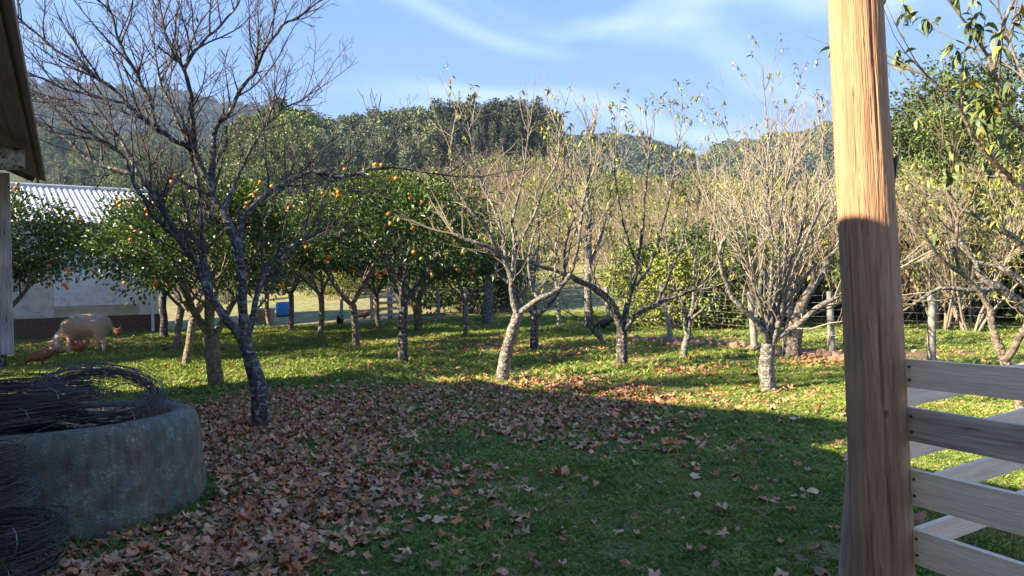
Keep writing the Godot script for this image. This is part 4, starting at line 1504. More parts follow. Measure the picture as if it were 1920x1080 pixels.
	var L4 := [
		{p = [[1440, 640, 0.0], [1420, 605, -0.1], [1392, 580, -0.2], [1366, 545, -0.2], [1353, 500, -0.3], [1345, 450, -0.3], [1340, 400, -0.3]], r = [0.042, 0.012], ends = 3},
		{p = [[1448, 640, 0.0], [1492, 610, -0.1], [1540, 572, -0.2], [1590, 548, -0.3], [1640, 520, -0.3]], r = [0.046, 0.014], ends = 3}]
	var r := RandomNumberGenerator.new()
	r.seed = 9
	for k in 11:
		var f := (k + 0.5) / 11.0
		var x1 := lerpf(1355, 1600, f) + r.randf_range(-12, 12)
		var dd := r.randf_range(-0.7, 0.7)
		var y1 := 420.0 - 90.0 * sin(f * PI) + r.randf_range(-25, 25)
		L4.append({p = [[1442 + 10 * f, 645, 0.0], [lerpf(1442, x1, 0.18), 590, dd * 0.2], [lerpf(1442, x1, 0.5) + r.randf_range(-8, 8), lerpf(600, y1, 0.45), dd * 0.6], [lerpf(1442, x1, 0.8) + r.randf_range(-8, 8), lerpf(600, y1, 0.75), dd * 0.9], [x1, y1, dd]], r = [r.randf_range(0.022, 0.034), 0.009], ends = 3})
	fruit_tree("quince_tree", "dense whitish leafless tree fanning up beside the log post", [1446, 733],
		[[1437, 695, 0.0], [1441, 645, 0.0]], [0.1, 0.085], L4, M.bark_lichen, M.twig_pale, o4, 504)
	fruit_tree("quince_tree", "small bare tree with twin pale stems by the earth bank", [1279, 671],
		[[1284, 650, 0.0], [1290, 630, 0.0]], [0.065, 0.05], [
		{p = [[1288, 636, 0.0], [1284, 606, 0.0], [1281, 578, 0.0], [1268, 545, 0.0], [1255, 505, 0.1], [1250, 460, 0.1]], r = [0.035, 0.01], ends = 3},
		{p = [[1290, 634, 0.0], [1296, 598, 0.0], [1299, 560, 0.0], [1300, 520, 0.1], [1305, 470, 0.2], [1310, 420, 0.2]], r = [0.038, 0.01], ends = 3},
		{p = [[1297, 598, 0.0], [1320, 580, -0.2], [1345, 560, -0.3], [1365, 530, -0.3]], r = [0.025, 0.009], ends = 3},
		{p = [[1284, 606, 0.0], [1310, 560, 0.3], [1330, 510, 0.4], [1335, 450, 0.4]], r = [0.022, 0.009], ends = 3}],
		M.bark_lichen, M.twig_pale, o2, 505)
	var o6: Dictionary = o2.duplicate(true)
	o6.levels[0].per_m = 3.5
	fruit_tree("peach_tree", "thick reddish trunk with bare crown behind the whitish tree", [1482, 667],
		[[1486, 635, 0.0], [1492, 600, 0.0]], [0.17, 0.13], [
		{p = [[1492, 602, 0.0], [1505, 570, 0.0], [1528, 530, 0.0], [1555, 490, 0.1], [1580, 440, 0.1], [1600, 390, 0.1]], r = [0.1, 0.015], ends = 4},
		{p = [[1490, 606, 0.0], [1478, 560, 0.2], [1480, 500, 0.3], [1470, 430, 0.3], [1475, 350, 0.3]], r = [0.08, 0.014], ends = 4},
		{p = [[1528, 530, 0.0], [1520, 460, -0.3], [1530, 390, -0.3], [1540, 320, -0.3], [1545, 260, -0.3]], r = [0.045, 0.012], ends = 4}],
		M.bark_brown, M.twig_brown, o6, 506)
	fruit_tree("peach_tree", "slim dark trunk with bare limbs between the lichen trees", [1000, 658],
		[[1002, 625, 0.0], [1004, 590, 0.0]], [0.085, 0.07], [
		{p = [[1004, 592, 0.0], [1000, 550, 0.1], [1003, 500, 0.2], [1010, 440, 0.2], [1005, 370, 0.2]], r = [0.05, 0.012], ends = 4},
		{p = [[1004, 594, 0.0], [1030, 570, -0.1], [1050, 545, -0.1], [1060, 500, 0.0], [1075, 440, 0.0]], r = [0.045, 0.012], ends = 4},
		{p = [[1003, 600, 0.0], [985, 570, 0.2], [960, 540, 0.3], [930, 500, 0.4], [915, 440, 0.4]], r = [0.04, 0.012], ends = 4}],
		M.bark_dark, M.twig_grey, o6, 507)
	# tall pale trunk by the fence
	fruit_tree("pale_trunk_tree", "tall straight pale trunk growing in the wire fence line", [1105, 612],
		[[1103, 570, 0.0], [1102, 520, 0.0], [1104, 470, 0.0]], [0.11, 0.085], [
		{p = [[1104, 472, 0.0], [1106, 420, 0.1], [1100, 360, 0.1], [1108, 300, 0.1], [1106, 250, 0.0]], r = [0.08, 0.02], ends = 4},
		{p = [[1104, 500, 0.0], [1125, 450, 0.2], [1140, 390, 0.2], [1150, 330, 0.2]], r = [0.05, 0.015], ends = 4},
		{p = [[1103, 480, 0.0], [1080, 430, -0.2], [1070, 370, -0.2], [1055, 310, -0.2]], r = [0.05, 0.015], ends = 4}],
		M.bark_lichen, M.twig_pale, {up = 0.7, spread = 0.75, wander = 0.2, tip = 0.005, leaf_cols = lc, leaf_n = [3, 6], leaf_l = 0.14, droop = 0.4, levels = [{per_m = 3.0, len = [0.7, 2.0], r = 0.022, segs = 5, sides = 4, along = 0.6}, {per_m = 4.0, len = [0.3, 0.9], r = 0.01, segs = 3, sides = 3, along = 0.6, leaf = 0.05}]}, 508)
	# tall slender upright shoots over the whitish tree
	fruit_tree("young_peach_tree", "slender upright tree with feathery twigs against the sky", [1412, 652],
		[[1418, 600, 0.0], [1425, 540, 0.0]], [0.05, 0.04], [
		{p = [[1425, 545, 0.0], [1430, 460, 0.0], [1436, 380, 0.0], [1440, 300, 0.0], [1438, 230, 0.0], [1432, 170, 0.0]], r = [0.035, 0.008], ends = 4},
		{p = [[1436, 380, 0.0], [1455, 310, 0.1], [1468, 240, 0.2], [1490, 190, 0.2]], r = [0.018, 0.007], ends = 3},
		{p = [[1430, 460, 0.0], [1405, 380, 0.2], [1385, 300, 0.2], [1360, 240, 0.2]], r = [0.018, 0.007], ends = 3}],
		M.bark_lichen, M.twig_grey, o6, 509)
	# leafy peach close at the right
	var o7 := {up = 0.35, spread = 0.7, wander = 0.17, tip = 0.0022, leaf_cols = [Color(0.10, 0.15, 0.05), Color(0.13, 0.175, 0.045), Color(0.18, 0.215, 0.05), Color(0.10, 0.135, 0.07), Color(0.12, 0.16, 0.05), Color(0.15, 0.19, 0.05), Color(0.09, 0.13, 0.045), Color(0.42, 0.32, 0.04)], leaf_n = [6, 10], leaf_l = 0.155, droop = 0.75, leaf_w = 0.24,
		levels = [{per_m = 3.2, len = [0.3, 0.8], r = 0.0085, segs = 5, sides = 5, along = 0.8, leaf = 0.75, from = 0.3}, {per_m = 2.6, len = [0.12, 0.35], r = 0.004, segs = 3, sides = 3, along = 0.7, leaf = 0.55}]}
	var thin := {levels = [{per_m = 1.6, len = [0.25, 0.6], r = 0.007, segs = 5, sides = 4, along = 0.8, leaf = 0.25, from = 0.4}, {per_m = 2.0, len = [0.12, 0.3], r = 0.004, segs = 3, sides = 3, along = 0.7, leaf = 0.1}]}
	fruit_tree("peach_tree", "leafy peach tree with long drooping leaves behind the board corral", [1926, 790],
		[[1908, 735, 0.0], [1886, 681, 0.0], [1868, 637, 0.0]], [0.05, 0.04], [
		{p = [[1868, 640, 0.0], [1856, 590, 0.0], [1848, 562, 0.0], [1803, 513, -0.1], [1760, 480, -0.2], [1725, 430, -0.3], [1693, 392, -0.3]], r = [0.034, 0.01], ends = 2, o = thin},
		{p = [[1803, 513, -0.1], [1792, 460, -0.2], [1797, 400, -0.3], [1786, 370, -0.3], [1775, 350, -0.4]], r = [0.02, 0.007], ends = 3},
		{p = [[1884, 676, 0.0], [1930, 600, -0.3], [1960, 500, -0.6], [1935, 380, -0.8], [1890, 330, -0.9], [1838, 275, -1.0], [1795, 200, -1.1], [1740, 140, -1.2]], r = [0.036, 0.008], ends = 3},
		{p = [[1960, 500, -0.6], [1960, 330, -1.0], [1925, 255, -1.1], [1880, 200, -1.2], [1862, 130, -1.3], [1845, 90, -1.3], [1800, 30, -1.4]], r = [0.03, 0.008], ends = 3},
		{p = [[1862, 130, -1.3], [1880, 60, -1.4], [1900, 0, -1.4], [1910, -60, -1.5]], r = [0.018, 0.007], ends = 3},
		{p = [[1960, 330, -1.0], [1930, 180, -0.8], [1900, 100, -0.8], [1870, 20, -0.8]], r = [0.018, 0.007], ends = 3},
		{p = [[1890, 330, -0.9], [1850, 330, -0.6], [1800, 300, -0.5], [1765, 265, -0.5]], r = [0.014, 0.006], ends = 3}],
		M.bark_brown, M.twig_brown, o7, 510)
	# old lichened limb reaching in beyond the corral
	fruit_tree("old_fruit_tree", "old lichen covered tree with bare arching limbs behind the board corral", [2010, 715],
		[[1995, 660, 0.0], [1975, 620, 0.0]], [0.12, 0.1], [
		{p = [[1975, 622, 0.0], [1920, 575, -0.1], [1872, 540, -0.2], [1838, 518, -0.2], [1822, 480, -0.2], [1790, 440, -0.2]], r = [0.07, 0.018], ends = 3},
		{p = [[1975, 620, 0.0], [1955, 560, 0.2], [1905, 520, 0.3], [1870, 500, 0.4], [1830, 490, 0.5], [1800, 460, 0.5]], r = [0.06, 0.015], ends = 3},
		{p = [[1975, 618, 0.0], [1980, 540, -0.2], [1930, 470, -0.3], [1880, 430, -0.4], [1820, 400, -0.4], [1760, 380, -0.4]], r = [0.06, 0.015], ends = 3},
		{p = [[1872, 540, -0.2], [1810, 545, -0.3], [1760, 540, -0.3], [1715, 570, -0.3]], r = [0.04, 0.015], ends = 3}],
		M.bark_lichen, M.twig_grey, o2, 511)
	# felled branch on the lawn
	fruit_tree("fallen_branch", "forked dead branch propped on the lawn near the fence", [1142, 652],
		[[1128, 638, 0.0], [1112, 620, 0.0]], [0.05, 0.04], [
		{p = [[1112, 620, 0.0], [1098, 608, 0.0], [1085, 597, 0.1], [1070, 588, 0.1]], r = [0.03, 0.012], ends = 2},
		{p = [[1130, 640, 0.0], [1122, 610, 0.0], [1115, 590, 0.0]], r = [0.025, 0.01], ends = 2}],
		M.bark_dark, M.twig_dark, {up = 0.4, spread = 0.7, wander = 0.2, tip = 0.004, leaf_cols = lc, leaf_n = [1, 1], leaf_l = 0.1, levels = [{per_m = 2.0, len = [0.2, 0.5], r = 0.012, segs = 4, sides = 4}]}, 512)
	# cut trunk by the fence
	fruit_tree("dead_trunk", "smooth grey dead trunk standing at the wire fence", [915, 610],
		[[913, 585, 0.0], [916, 560, 0.0], [918, 520, 0.0]], [0.17, 0.12], [
		{p = [[918, 522, 0.0], [905, 490, 0.0], [885, 455, 0.1], [870, 420, 0.1]], r = [0.08, 0.02], ends = 3},
		{p = [[918, 524, 0.0], [935, 490, 0.0], [945, 450, 0.1], [940, 400, 0.1]], r = [0.07, 0.02], ends = 3}],
		M.bark_lichen, M.twig_grey, o6, 513)

# ---------------------------------------------------------------- corral at the right
func build_corral() -> void:
	var foot := at(1648, 1000, 2.72)
	foot.y = height(foot.x, foot.z)
	var t := thing("log_post", foot, "tall round peeled log post joining the board fences", "post")
	var mb := MB.new()
	var r := RandomNumberGenerator.new()
	r.seed = 31
	# a debarked trunk: not quite round, slightly bent, with long checks
	var rows := 90
	var sides := 132
	# long drying checks: angle, from, to, depth, half width
	var checks := [[1.78, -0.1, 1.5, 0.022, 0.022], [2.45, 0.2, 0.95, 0.012, 0.016], [2.2, 1.5, 2.3, 0.01, 0.014], [1.45, 1.9, 3.0, 0.014, 0.018], [2.75, 1.2, 2.0, 0.01, 0.015], [2.0, 2.5, 3.3, 0.012, 0.016], [2.95, -0.1, 0.7, 0.012, 0.018]]
	for k in rows + 1:
		var y := -0.1 + 3.5 * k / rows
		var bend := Vector3(0.012 * sin(y * 1.3), 0, 0.01 * cos(y * 1.7))
		for s in sides + 1:
			var a := TAU * (s % sides) / sides
			var rad := 0.105 - 0.0051 * y + 0.006 * nz.get_noise_3d(cos(a) * 60.0, y * 60.0, sin(a) * 60.0) + 0.0022 * nz.get_noise_3d(cos(a) * 500.0, y * 90.0, sin(a) * 500.0)
			rad += 0.0016 * nz.get_noise_3d(cos(a) * 900.0, y * 600.0, sin(a) * 900.0)
			for ck in checks:
				var f: float = clampf(minf(y - ck[1], ck[2] - y) * 4.0, 0.0, 1.0)
				if f > 0.0:
					var da := absf(wrapf(a - ck[0] - 0.05 * sin(y * 3.0 + ck[0] * 9.0) - 0.012 * sin(y * 17.0), -PI, PI))
					rad -= ck[3] * f * exp(-da * da / (ck[4] * ck[4]))
			mb.v.append(Vector3(cos(a) * rad, y, sin(a) * rad) + bend)
			mb.uv.append(Vector2(float(s) / sides, y / 3.5))
	for k in rows + 1:
		for s in sides + 1:
			var sl := (s - 1 + sides) % sides
			var sr := (s + 1) % sides
			var ku := mini(k + 1, rows)
			var kd := maxi(k - 1, 0)
			var du := mb.v[k * (sides + 1) + sr] - mb.v[k * (sides + 1) + sl]
			var dv := mb.v[ku * (sides + 1) + s] - mb.v[kd * (sides + 1) + s]
			mb.n.append(dv.cross(du).normalized())
	for k in rows:
		for s in sides:
			var a := k * (sides + 1) + s
			mb.i.append_array([a, a + 1, a + sides + 1, a + 1, a + sides + 2, a + sides + 1])
	part("log", mb.mesh(), M.post_wood, t)
	var sp := MB.new()
	sp.tri(Vector3(0.1, 1.86, 0.02), Vector3(0.118, 1.97, 0.03), Vector3(0.1, 1.95, 0.0), Color.WHITE)
	sp.tri(Vector3(0.1, 1.86, 0.02), Vector3(0.1, 1.97, 0.05), Vector3(0.118, 1.97, 0.03), Color.WHITE)
	sp.c = PackedColorArray()
	part("splinter", sp.mesh(), M.fascia, t)
	# near fence: from the post towards the viewer's right
	var e := Vector3(0.34, 0, 0.94)
	var side := Vector3(0.94, 0, -0.34)
	var p0 := foot + side * 0.075 + e * 0.06
	var near := thing("board_fence", p0, "near side of the corral, pale sawn boards nailed to the log post", "fence", "board fences of the corral")
	var tops := [[1702, 676, 0.098], [1702, 768, 0.115], [1703, 886, 0.122], [1705, 999, 0.12]]
	for k in 4:
		var y := at(tops[k][0], tops[k][1], 2.62).y
		var a := Vector3(p0.x, y - tops[k][2] * 0.5, p0.z)
		var bd := board("board", a, a + e * 3.4 + Vector3.UP * [0.0, -0.03, 0.02, 0.0][k], Vector3.UP * tops[k][2], side * 0.026, M.board_dark if k == 1 else M.board_wood, near)
		for nn in 2:
			var nm := CylinderMesh.new()
			nm.top_radius = 0.005; nm.bottom_radius = 0.005; nm.height = 0.006; nm.radial_segments = 8; nm.rings = 1
			var nl := part("nail", nm, M.wire, bd)
			nl.position = a + e * 0.045 + Vector3.UP * (tops[k][2] * (0.25 if nn == 0 else -0.22)) - side * 0.014 - near.position
			nl.basis = Basis(e, side, e.cross(side))
	# far fence: from the post away to the right
	var e2 := Vector3(0.866, 0, -0.5)
	var s2 := Vector3(0.5, 0, 0.866)
	var p2 := foot - s2 * 0.02 + e2 * 0.1
	var far := thing("board_fence", p2, "far side of the corral, pale sawn boards running away from the log post", "fence", "board fences of the corral")
	var tops2 := [[1702, 733, 0.075], [1702, 834, 0.075], [1702, 918, 0.08], [1702, 1012, 0.085]]
	for k in 4:
		var y := at(tops2[k][0], tops2[k][1], 2.75).y
		var a := Vector3(p2.x, y - tops2[k][2] * 0.5, p2.z)
		board("board", a, a + e2 * 3.6 + Vector3.UP * 0.1, Vector3.UP * tops2[k][2], s2 * 0.026, M.board_wood, far)
	var fp := MB.new()
	var q := p2 + e2 * 3.3 - s2 * 0.09
	fp.tube(PackedVector3Array([Vector3(q.x, height(q.x, q.z) - 0.1, q.z) - p2, Vector3(q.x, 1.6, q.z) - p2]), PackedFloat32Array([0.07, 0.065]), 12, true)
	part("end_post", fp.mesh(), M.post_wood, far)
	# short pole leaning behind the post
	var lp := at(1572, 1120, 2.95)
	lp.y = height(lp.x, lp.z) - 0.02
	var lt := thing("leaning_pole", lp, "short reddish pole leaning against the back of the log post", "pole")
	var lm := MB.new()
	var tipp := at(1606, 870, 2.88) - lp
	lm.tube(PackedVector3Array([Vector3.ZERO, tipp * 0.5, tipp]), PackedFloat32Array([0.04, 0.038, 0.036]), 14, true)
	part("shaft", lm.mesh(), M.board_dark, lt)

# ---------------------------------------------------------------- wire fence along the back
func build_wire_fence() -> void:
	var feet := [[640, 594, 40], [733, 597, 52], [823, 602, 52], [876, 604, 52], [962, 607, 60], [1048, 613, 66], [1143, 618, 78], [1261, 642, 112], [1416, 657, 100], [1560, 668, 120], [1745, 690, 140], [1950, 712, 150]]
	var first := gp(1048, 613)
	var t := thing("wire_fence", first, "wire fence with pale concrete posts along the back of the orchard", "fence")
	var r := RandomNumberGenerator.new()
	r.seed = 4
	var tops := []
	var grounds := []
	for k in feet:
		var g := gp(k[0], k[1])
		var d := -g.z
		var h: float = clampf(float(k[2]) / F * d, 1.05, 1.6)
		var lean := Vector3(r.randf_range(-0.06, 0.06), 0, r.randf_range(-0.03, 0.03))
		if k[0] == 1261: lean = Vector3(-0.2, 0, 0)
		var mb := MB.new()
		mb.tube(PackedVector3Array([g + Vector3.DOWN * 0.15 - first, g + Vector3.UP * h * 0.5 + lean * 0.5 - first, g + Vector3.UP * h + lean - first]), PackedFloat32Array([0.062, 0.057, 0.05]), 8, true)
		part("post", mb.mesh(), M.concrete_post, t)
		grounds.append(g)
		tops.append(g + Vector3.UP * h * 0.96 + lean)
	for w in 9:
		var f := 0.08 + 0.9 * w / 8.0
		var pts := PackedVector3Array()
		var rr := PackedFloat32Array()
		for k in feet.size():
			var g: Vector3 = grounds[k]
			var p := g.lerp(tops[k], f) + Vector3(0, 0, 0.08)
			if k > 0:
				pts.append(pts[pts.size() - 1].lerp(p - first, 0.5) + Vector3.DOWN * 0.015)
				rr.append(0.0018)
			pts.append(p - first)
			rr.append(0.0018)
		var mb := MB.new()
		mb.tube(pts, rr, 4)
		part("wire", mb.mesh(), M.fence_wire, t)
	# paling gate and pens behind the citrus trees
	var g0 := gp(703, 600)
	var pen := thing("paling_gate", g0, "pale wooden slat gate behind the orange trees", "gate")
	for k in 4:
		var a := Vector3(g0.x - 0.1, g0.y + 0.15 + k * 0.2, g0.z)
		board("slat", a, a + Vector3(1.15, 0.02, 0.1), Vector3.UP * 0.1, Vector3(0, 0, 0.025), M.pale_board, pen)
	for k in 3:
		var a := Vector3(g0.x - 0.1 + k * 0.57, g0.y - 0.05, g0.z - 0.045)
		board("upright", a, a + Vector3.UP * (1.0 if k < 2 else 1.35), Vector3(0.1, 0, 0), Vector3(0, 0, 0.06), M.pale_board, pen)

func lathe(prof: Array, seg: int, wob := 0.0) -> ArrayMesh:
	var mb := MB.new()
	var m := prof.size()
	var run := [0.0]
	for k in range(1, m):
		run.append(run[k - 1] + Vector2(prof[k][0], prof[k][1]).distance_to(Vector2(prof[k - 1][0], prof[k - 1][1])))
	for k in m:
		var p0: Array = prof[maxi(k - 1, 0)]
		var p1: Array = prof[mini(k + 1, m - 1)]
		var tn := Vector2(p1[0] - p0[0], p1[1] - p0[1]).normalized()
		for s in seg + 1:
			var a := TAU * s / seg
			var rad: float = prof[k][0] * (1.0 + wob * nz.get_noise_3d(cos(a) * 120.0, prof[k][1] * 150.0, sin(a) * 120.0))
			mb.v.append(Vector3(cos(a) * rad, prof[k][1], sin(a) * rad))
			mb.n.append(Vector3(cos(a) * tn.y, -tn.x, sin(a) * tn.y).normalized())
			mb.uv.append(Vector2(float(s) / seg, 1.0 - run[k] / run[m - 1]))
	for k in m - 1:
		for s in seg:
			var a := k * (seg + 1) + s
			mb.i.append_array([a, a + 1, a + seg + 1, a + 1, a + seg + 2, a + seg + 1])
	return mb.mesh()

# ---------------------------------------------------------------- tank and wire coils
func wire_coil(c: Vector3, R: float, w: float, h: float, loops: int, tilt: Basis, sd: int, label: String, strand := 0.0026) -> void:
	var t := thing("wire_coil", c, label, "wire coil")
	var r := RandomNumberGenerator.new()
	r.seed = sd
	var mb := MB.new()
	var bb := MB.new()
	var rb := MB.new()
	for k in loops:
		var u := Vector2(r.randfn(0.0, 0.45), r.randfn(0.0, 0.45)).limit_length(1.0)
		var rad := R + u.x * w
		var y := u.y * h
		var seg := 34
		var off := Vector3(r.randf_range(-1, 1), 0, r.randf_range(-1, 1)) * w * 0.4
		var tx := r.randf_range(-0.5, 0.5) * h / R
		var tz := r.randf_range(-0.5, 0.5) * h / R
		var ecc := r.randf_range(0.95, 1.05)
		var ph := r.randf() * TAU
		var pts := PackedVector3Array()
		var rr := PackedFloat32Array()
		var arc := TAU if r.randf() < 0.8 else r.randf_range(2.0, 5.5)
		for s in seg + 1:
			var a := ph + arc * s / seg
			var q := Vector3(cos(a) * rad * ecc, y, sin(a) * rad / ecc) + off
			q.y += q.x * tx + q.z * tz + 0.006 * sin(a * 3.0 + ph)
			pts.append(tilt * q)
			rr.append(strand)
		(mb if r.randf() < 0.7 else rb).tube(pts, rr, 3)
		for b in 7:
			var q := pts[r.randi() % (seg + 1)]
			var d := rnd_dir(r) * 0.016
			bb.tube(PackedVector3Array([q - d, q + d]), PackedFloat32Array([0.0016, 0.001]), 3)
	# a loose end
	var le := PackedVector3Array()
	for k in 8:
		le.append(tilt * Vector3(R + w * 0.6 + 0.03 * k * k * 0.2, h * 0.5 + 0.035 * k - 0.003 * k * k, -0.05 * k))
	mb.tube(le, radii(8, strand, strand, r, 0.0), 3)
	part("strands", mb.mesh(), M.wire, t, true)
	part("rusty_strands", rb.mesh(), M.rust_wire, t, true)
	part("barbs", bb.mesh(), M.wire, t, true)
	var tie := MB.new()
	for k in 2:
		var a := 0.6 + 2.6 * k
		var pts := PackedVector3Array()
		for s in 9:
			var b := TAU * s / 8.0
			pts.append(tilt * Vector3(cos(a) * (R + cos(b) * w * 0.9), sin(b) * h * 0.9, sin(a) * (R + cos(b) * w * 0.9)))
		tie.tube(pts, radii(9, strand * 1.2, strand * 1.2, r, 0.0), 4)
	part("tie_wire", tie.mesh(), M.fence_wire, t, true)

func build_tank() -> void:
	var c := at(104, 800, 5.45)
	c.y = height(c.x, c.z) - 0.02
	var t := thing("water_tank", c, "round upturned fibre cement tank with worn blue green paint", "tank")
	var prof := [[1.0, -0.12], [0.995, 0.02], [0.98, 0.18], [0.965, 0.34], [0.955, 0.48]]
	for k in 9:
		var a := PI * 0.5 * k / 8.0
		prof.append([0.835 + 0.115 * cos(a), 0.53 + 0.135 * sin(a)])
	prof += [[0.80, 0.662], [0.77, 0.645], [0.745, 0.625], [0.4, 0.618], [0.01, 0.618]]
	part("shell", lathe(prof, 96, 0.02), M.fiber, t)
	var w := CylinderMesh.new()
	w.top_radius = 0.76; w.bottom_radius = 0.755; w.height = 0.012; w.radial_segments = 64
	var wp := part("rain_water", w, M.water, t)
	wp.position.y = 0.632
	var top := c.y + 0.665
	wire_coil(Vector3(c.x - 0.28, top + 0.075, c.z + 0.3), 0.46, 0.17, 0.07, 90, Basis(), 1, "flat coil of barbed wire with wool tufts lying at the front of the tank top")
	wire_coil(Vector3(c.x - 0.22, top + 0.2, c.z + 0.08), 0.47, 0.16, 0.07, 90, Basis(Vector3(0, 0, 1), -0.06), 2, "thick coil of dark wire lying across another coil on the tank")
	wire_coil(Vector3(c.x + 0.33, top + 0.15, c.z + 0.0), 0.36, 0.08, 0.06, 64, Basis(Vector3(1, 0, 0), 0.3) * Basis(Vector3(0, 0, 1), -0.28), 3, "tilted open coil of wire leaning over the tank edge")
	# tufts of wool caught on the front coil
	var r := RandomNumberGenerator.new()
	r.seed = 6
	for k in 5:
		var mb := MB.new()
		for q in 60:
			var d := rnd_dir(r)
			mb.leaf(Vector3(r.randf_range(-0.05, 0.05), 0, 0) + d * 0.008, (d + Vector3.RIGHT * r.randf_range(-1, 1)).normalized(), Vector3.UP, r.randf_range(0.03, 0.08), 0.012, 0.2, Color(0.6, 0.59, 0.57) * r.randf_range(0.8, 1.2))
		var o := single("wool_tuft", mb.mesh(), M.leaf_far, "grey white wool tuft caught on the front wire coil", "wool", "wool tufts on the wire coil", "")
		var a: float = [1.15, 1.45, 1.75, 2.1, 1.95][k]
		o.position = Vector3(c.x - 0.28 + cos(a) * 0.44, top + 0.12 + 0.015 * (k % 2), c.z + 0.36 + sin(a) * 0.36)
	# coils stacked in front, at the shed side
	var q := at(-45, 1000, 4.05)
	var gy := height(q.x, q.z)
	for k in 4:
		wire_coil(Vector3(q.x + [0.0, 0.03, -0.1, -0.08][k], gy + 0.09 + 0.19 * k, q.z + [0.0, -0.03, 0.0, 0.02][k]), 0.33 - 0.02 * k, 0.07, 0.085, 40, Basis(Vector3(0.4, 0, 1).normalized(), [0.02, -0.05, 0.04, 0.06][k]), 10 + k, ["lowest wire coil in the stack on the ground beside the tank", "second wire coil up in the stack beside the tank", "third wire coil up in the stack beside the tank", "topmost wire coil in the stack beside the tank"][k])

# ---------------------------------------------------------------- small things in the yard
func build_yard_things() -> void:
	var g := gp(497, 605)
	var t := thing("plant_tub", g, "big ochre tub with white rim standing beyond the orange trees", "tub")
	part("bowl", lathe([[0.26, -0.02], [0.3, 0.05], [0.33, 0.3], [0.345, 0.46], [0.30, 0.46], [0.29, 0.4]], 28), M.ochre, t)
	part("rim", lathe([[0.345, 0.44], [0.385, 0.45], [0.39, 0.51], [0.35, 0.52], [0.32, 0.51], [0.31, 0.46]], 28), M.white_paint, t)
	var bg := gp(534, 593)
	var bt := thing("blue_drum", bg, "bright blue plastic drum beyond the ochre tub", "drum")
	part("barrel", lathe([[0.02, -0.02], [0.3, 0.0], [0.33, 0.08], [0.335, 0.25], [0.345, 0.27], [0.335, 0.29], [0.33, 0.48], [0.3, 0.53], [0.02, 0.53]], 24), M.blue_plastic, bt)
	part("lid", lathe([[0.29, 0.53], [0.31, 0.535], [0.31, 0.56], [0.02, 0.57]], 24), M.blue_plastic, bt)
	# a rough kerb of stones and clods along the bed at the back
	var r := RandomNumberGenerator.new()
	r.seed = 61
	var variants := []
	for q in 4:
		variants.append(stone_mesh(r))
	var line := [[1190, 640], [1240, 643], [1290, 645], [1330, 647], [1372, 652], [1400, 656], [1450, 664], [1520, 668], [1560, 674], [1590, 680], [1720, 688], [1800, 694]]
	for k in line.size() - 1:
		for s in 3:
			var f := (s + r.randf() * 0.8) / 3.0
			var p := gp(lerpf(line[k][0], line[k + 1][0], f), lerpf(line[k][1], line[k + 1][1], f) + r.randf_range(-2, 2))
			var o := single("kerb_stone", variants[r.randi() % 4], M.stone, "rough reddish stone edging the bed at the back of the lawn", "stone", "stones edging the bed")
			o.position = p + Vector3.UP * 0.02
			o.rotation.y = r.randf() * TAU
			o.scale = Vector3(r.randf_range(0.1, 0.2), r.randf_range(0.07, 0.13), r.randf_range(0.1, 0.17))

func stone_mesh(r: RandomNumberGenerator) -> ArrayMesh:
	var mb := MB.new()
	var seg := 9
	var rings := 6
	var off := r.randf() * 1000.0
	for k in rings + 1:
		var a := PI * k / rings
		for s in seg:
			var b := TAU * s / seg
			var d := Vector3(sin(a) * cos(b), cos(a), sin(a) * sin(b))
			var q := d * (1.0 + 0.9 * nz.get_noise_3d(d.x * 90.0 + off, d.y * 90.0, d.z * 90.0))
			mb.v.append(q)
			mb.n.append(d)
	for k in rings:
		for s in seg:
			var a := k * seg + s
			var b := k * seg + (s + 1) % seg
			mb.i.append_array([a, a + seg, b, b, a + seg, b + seg])
	return mb.mesh()

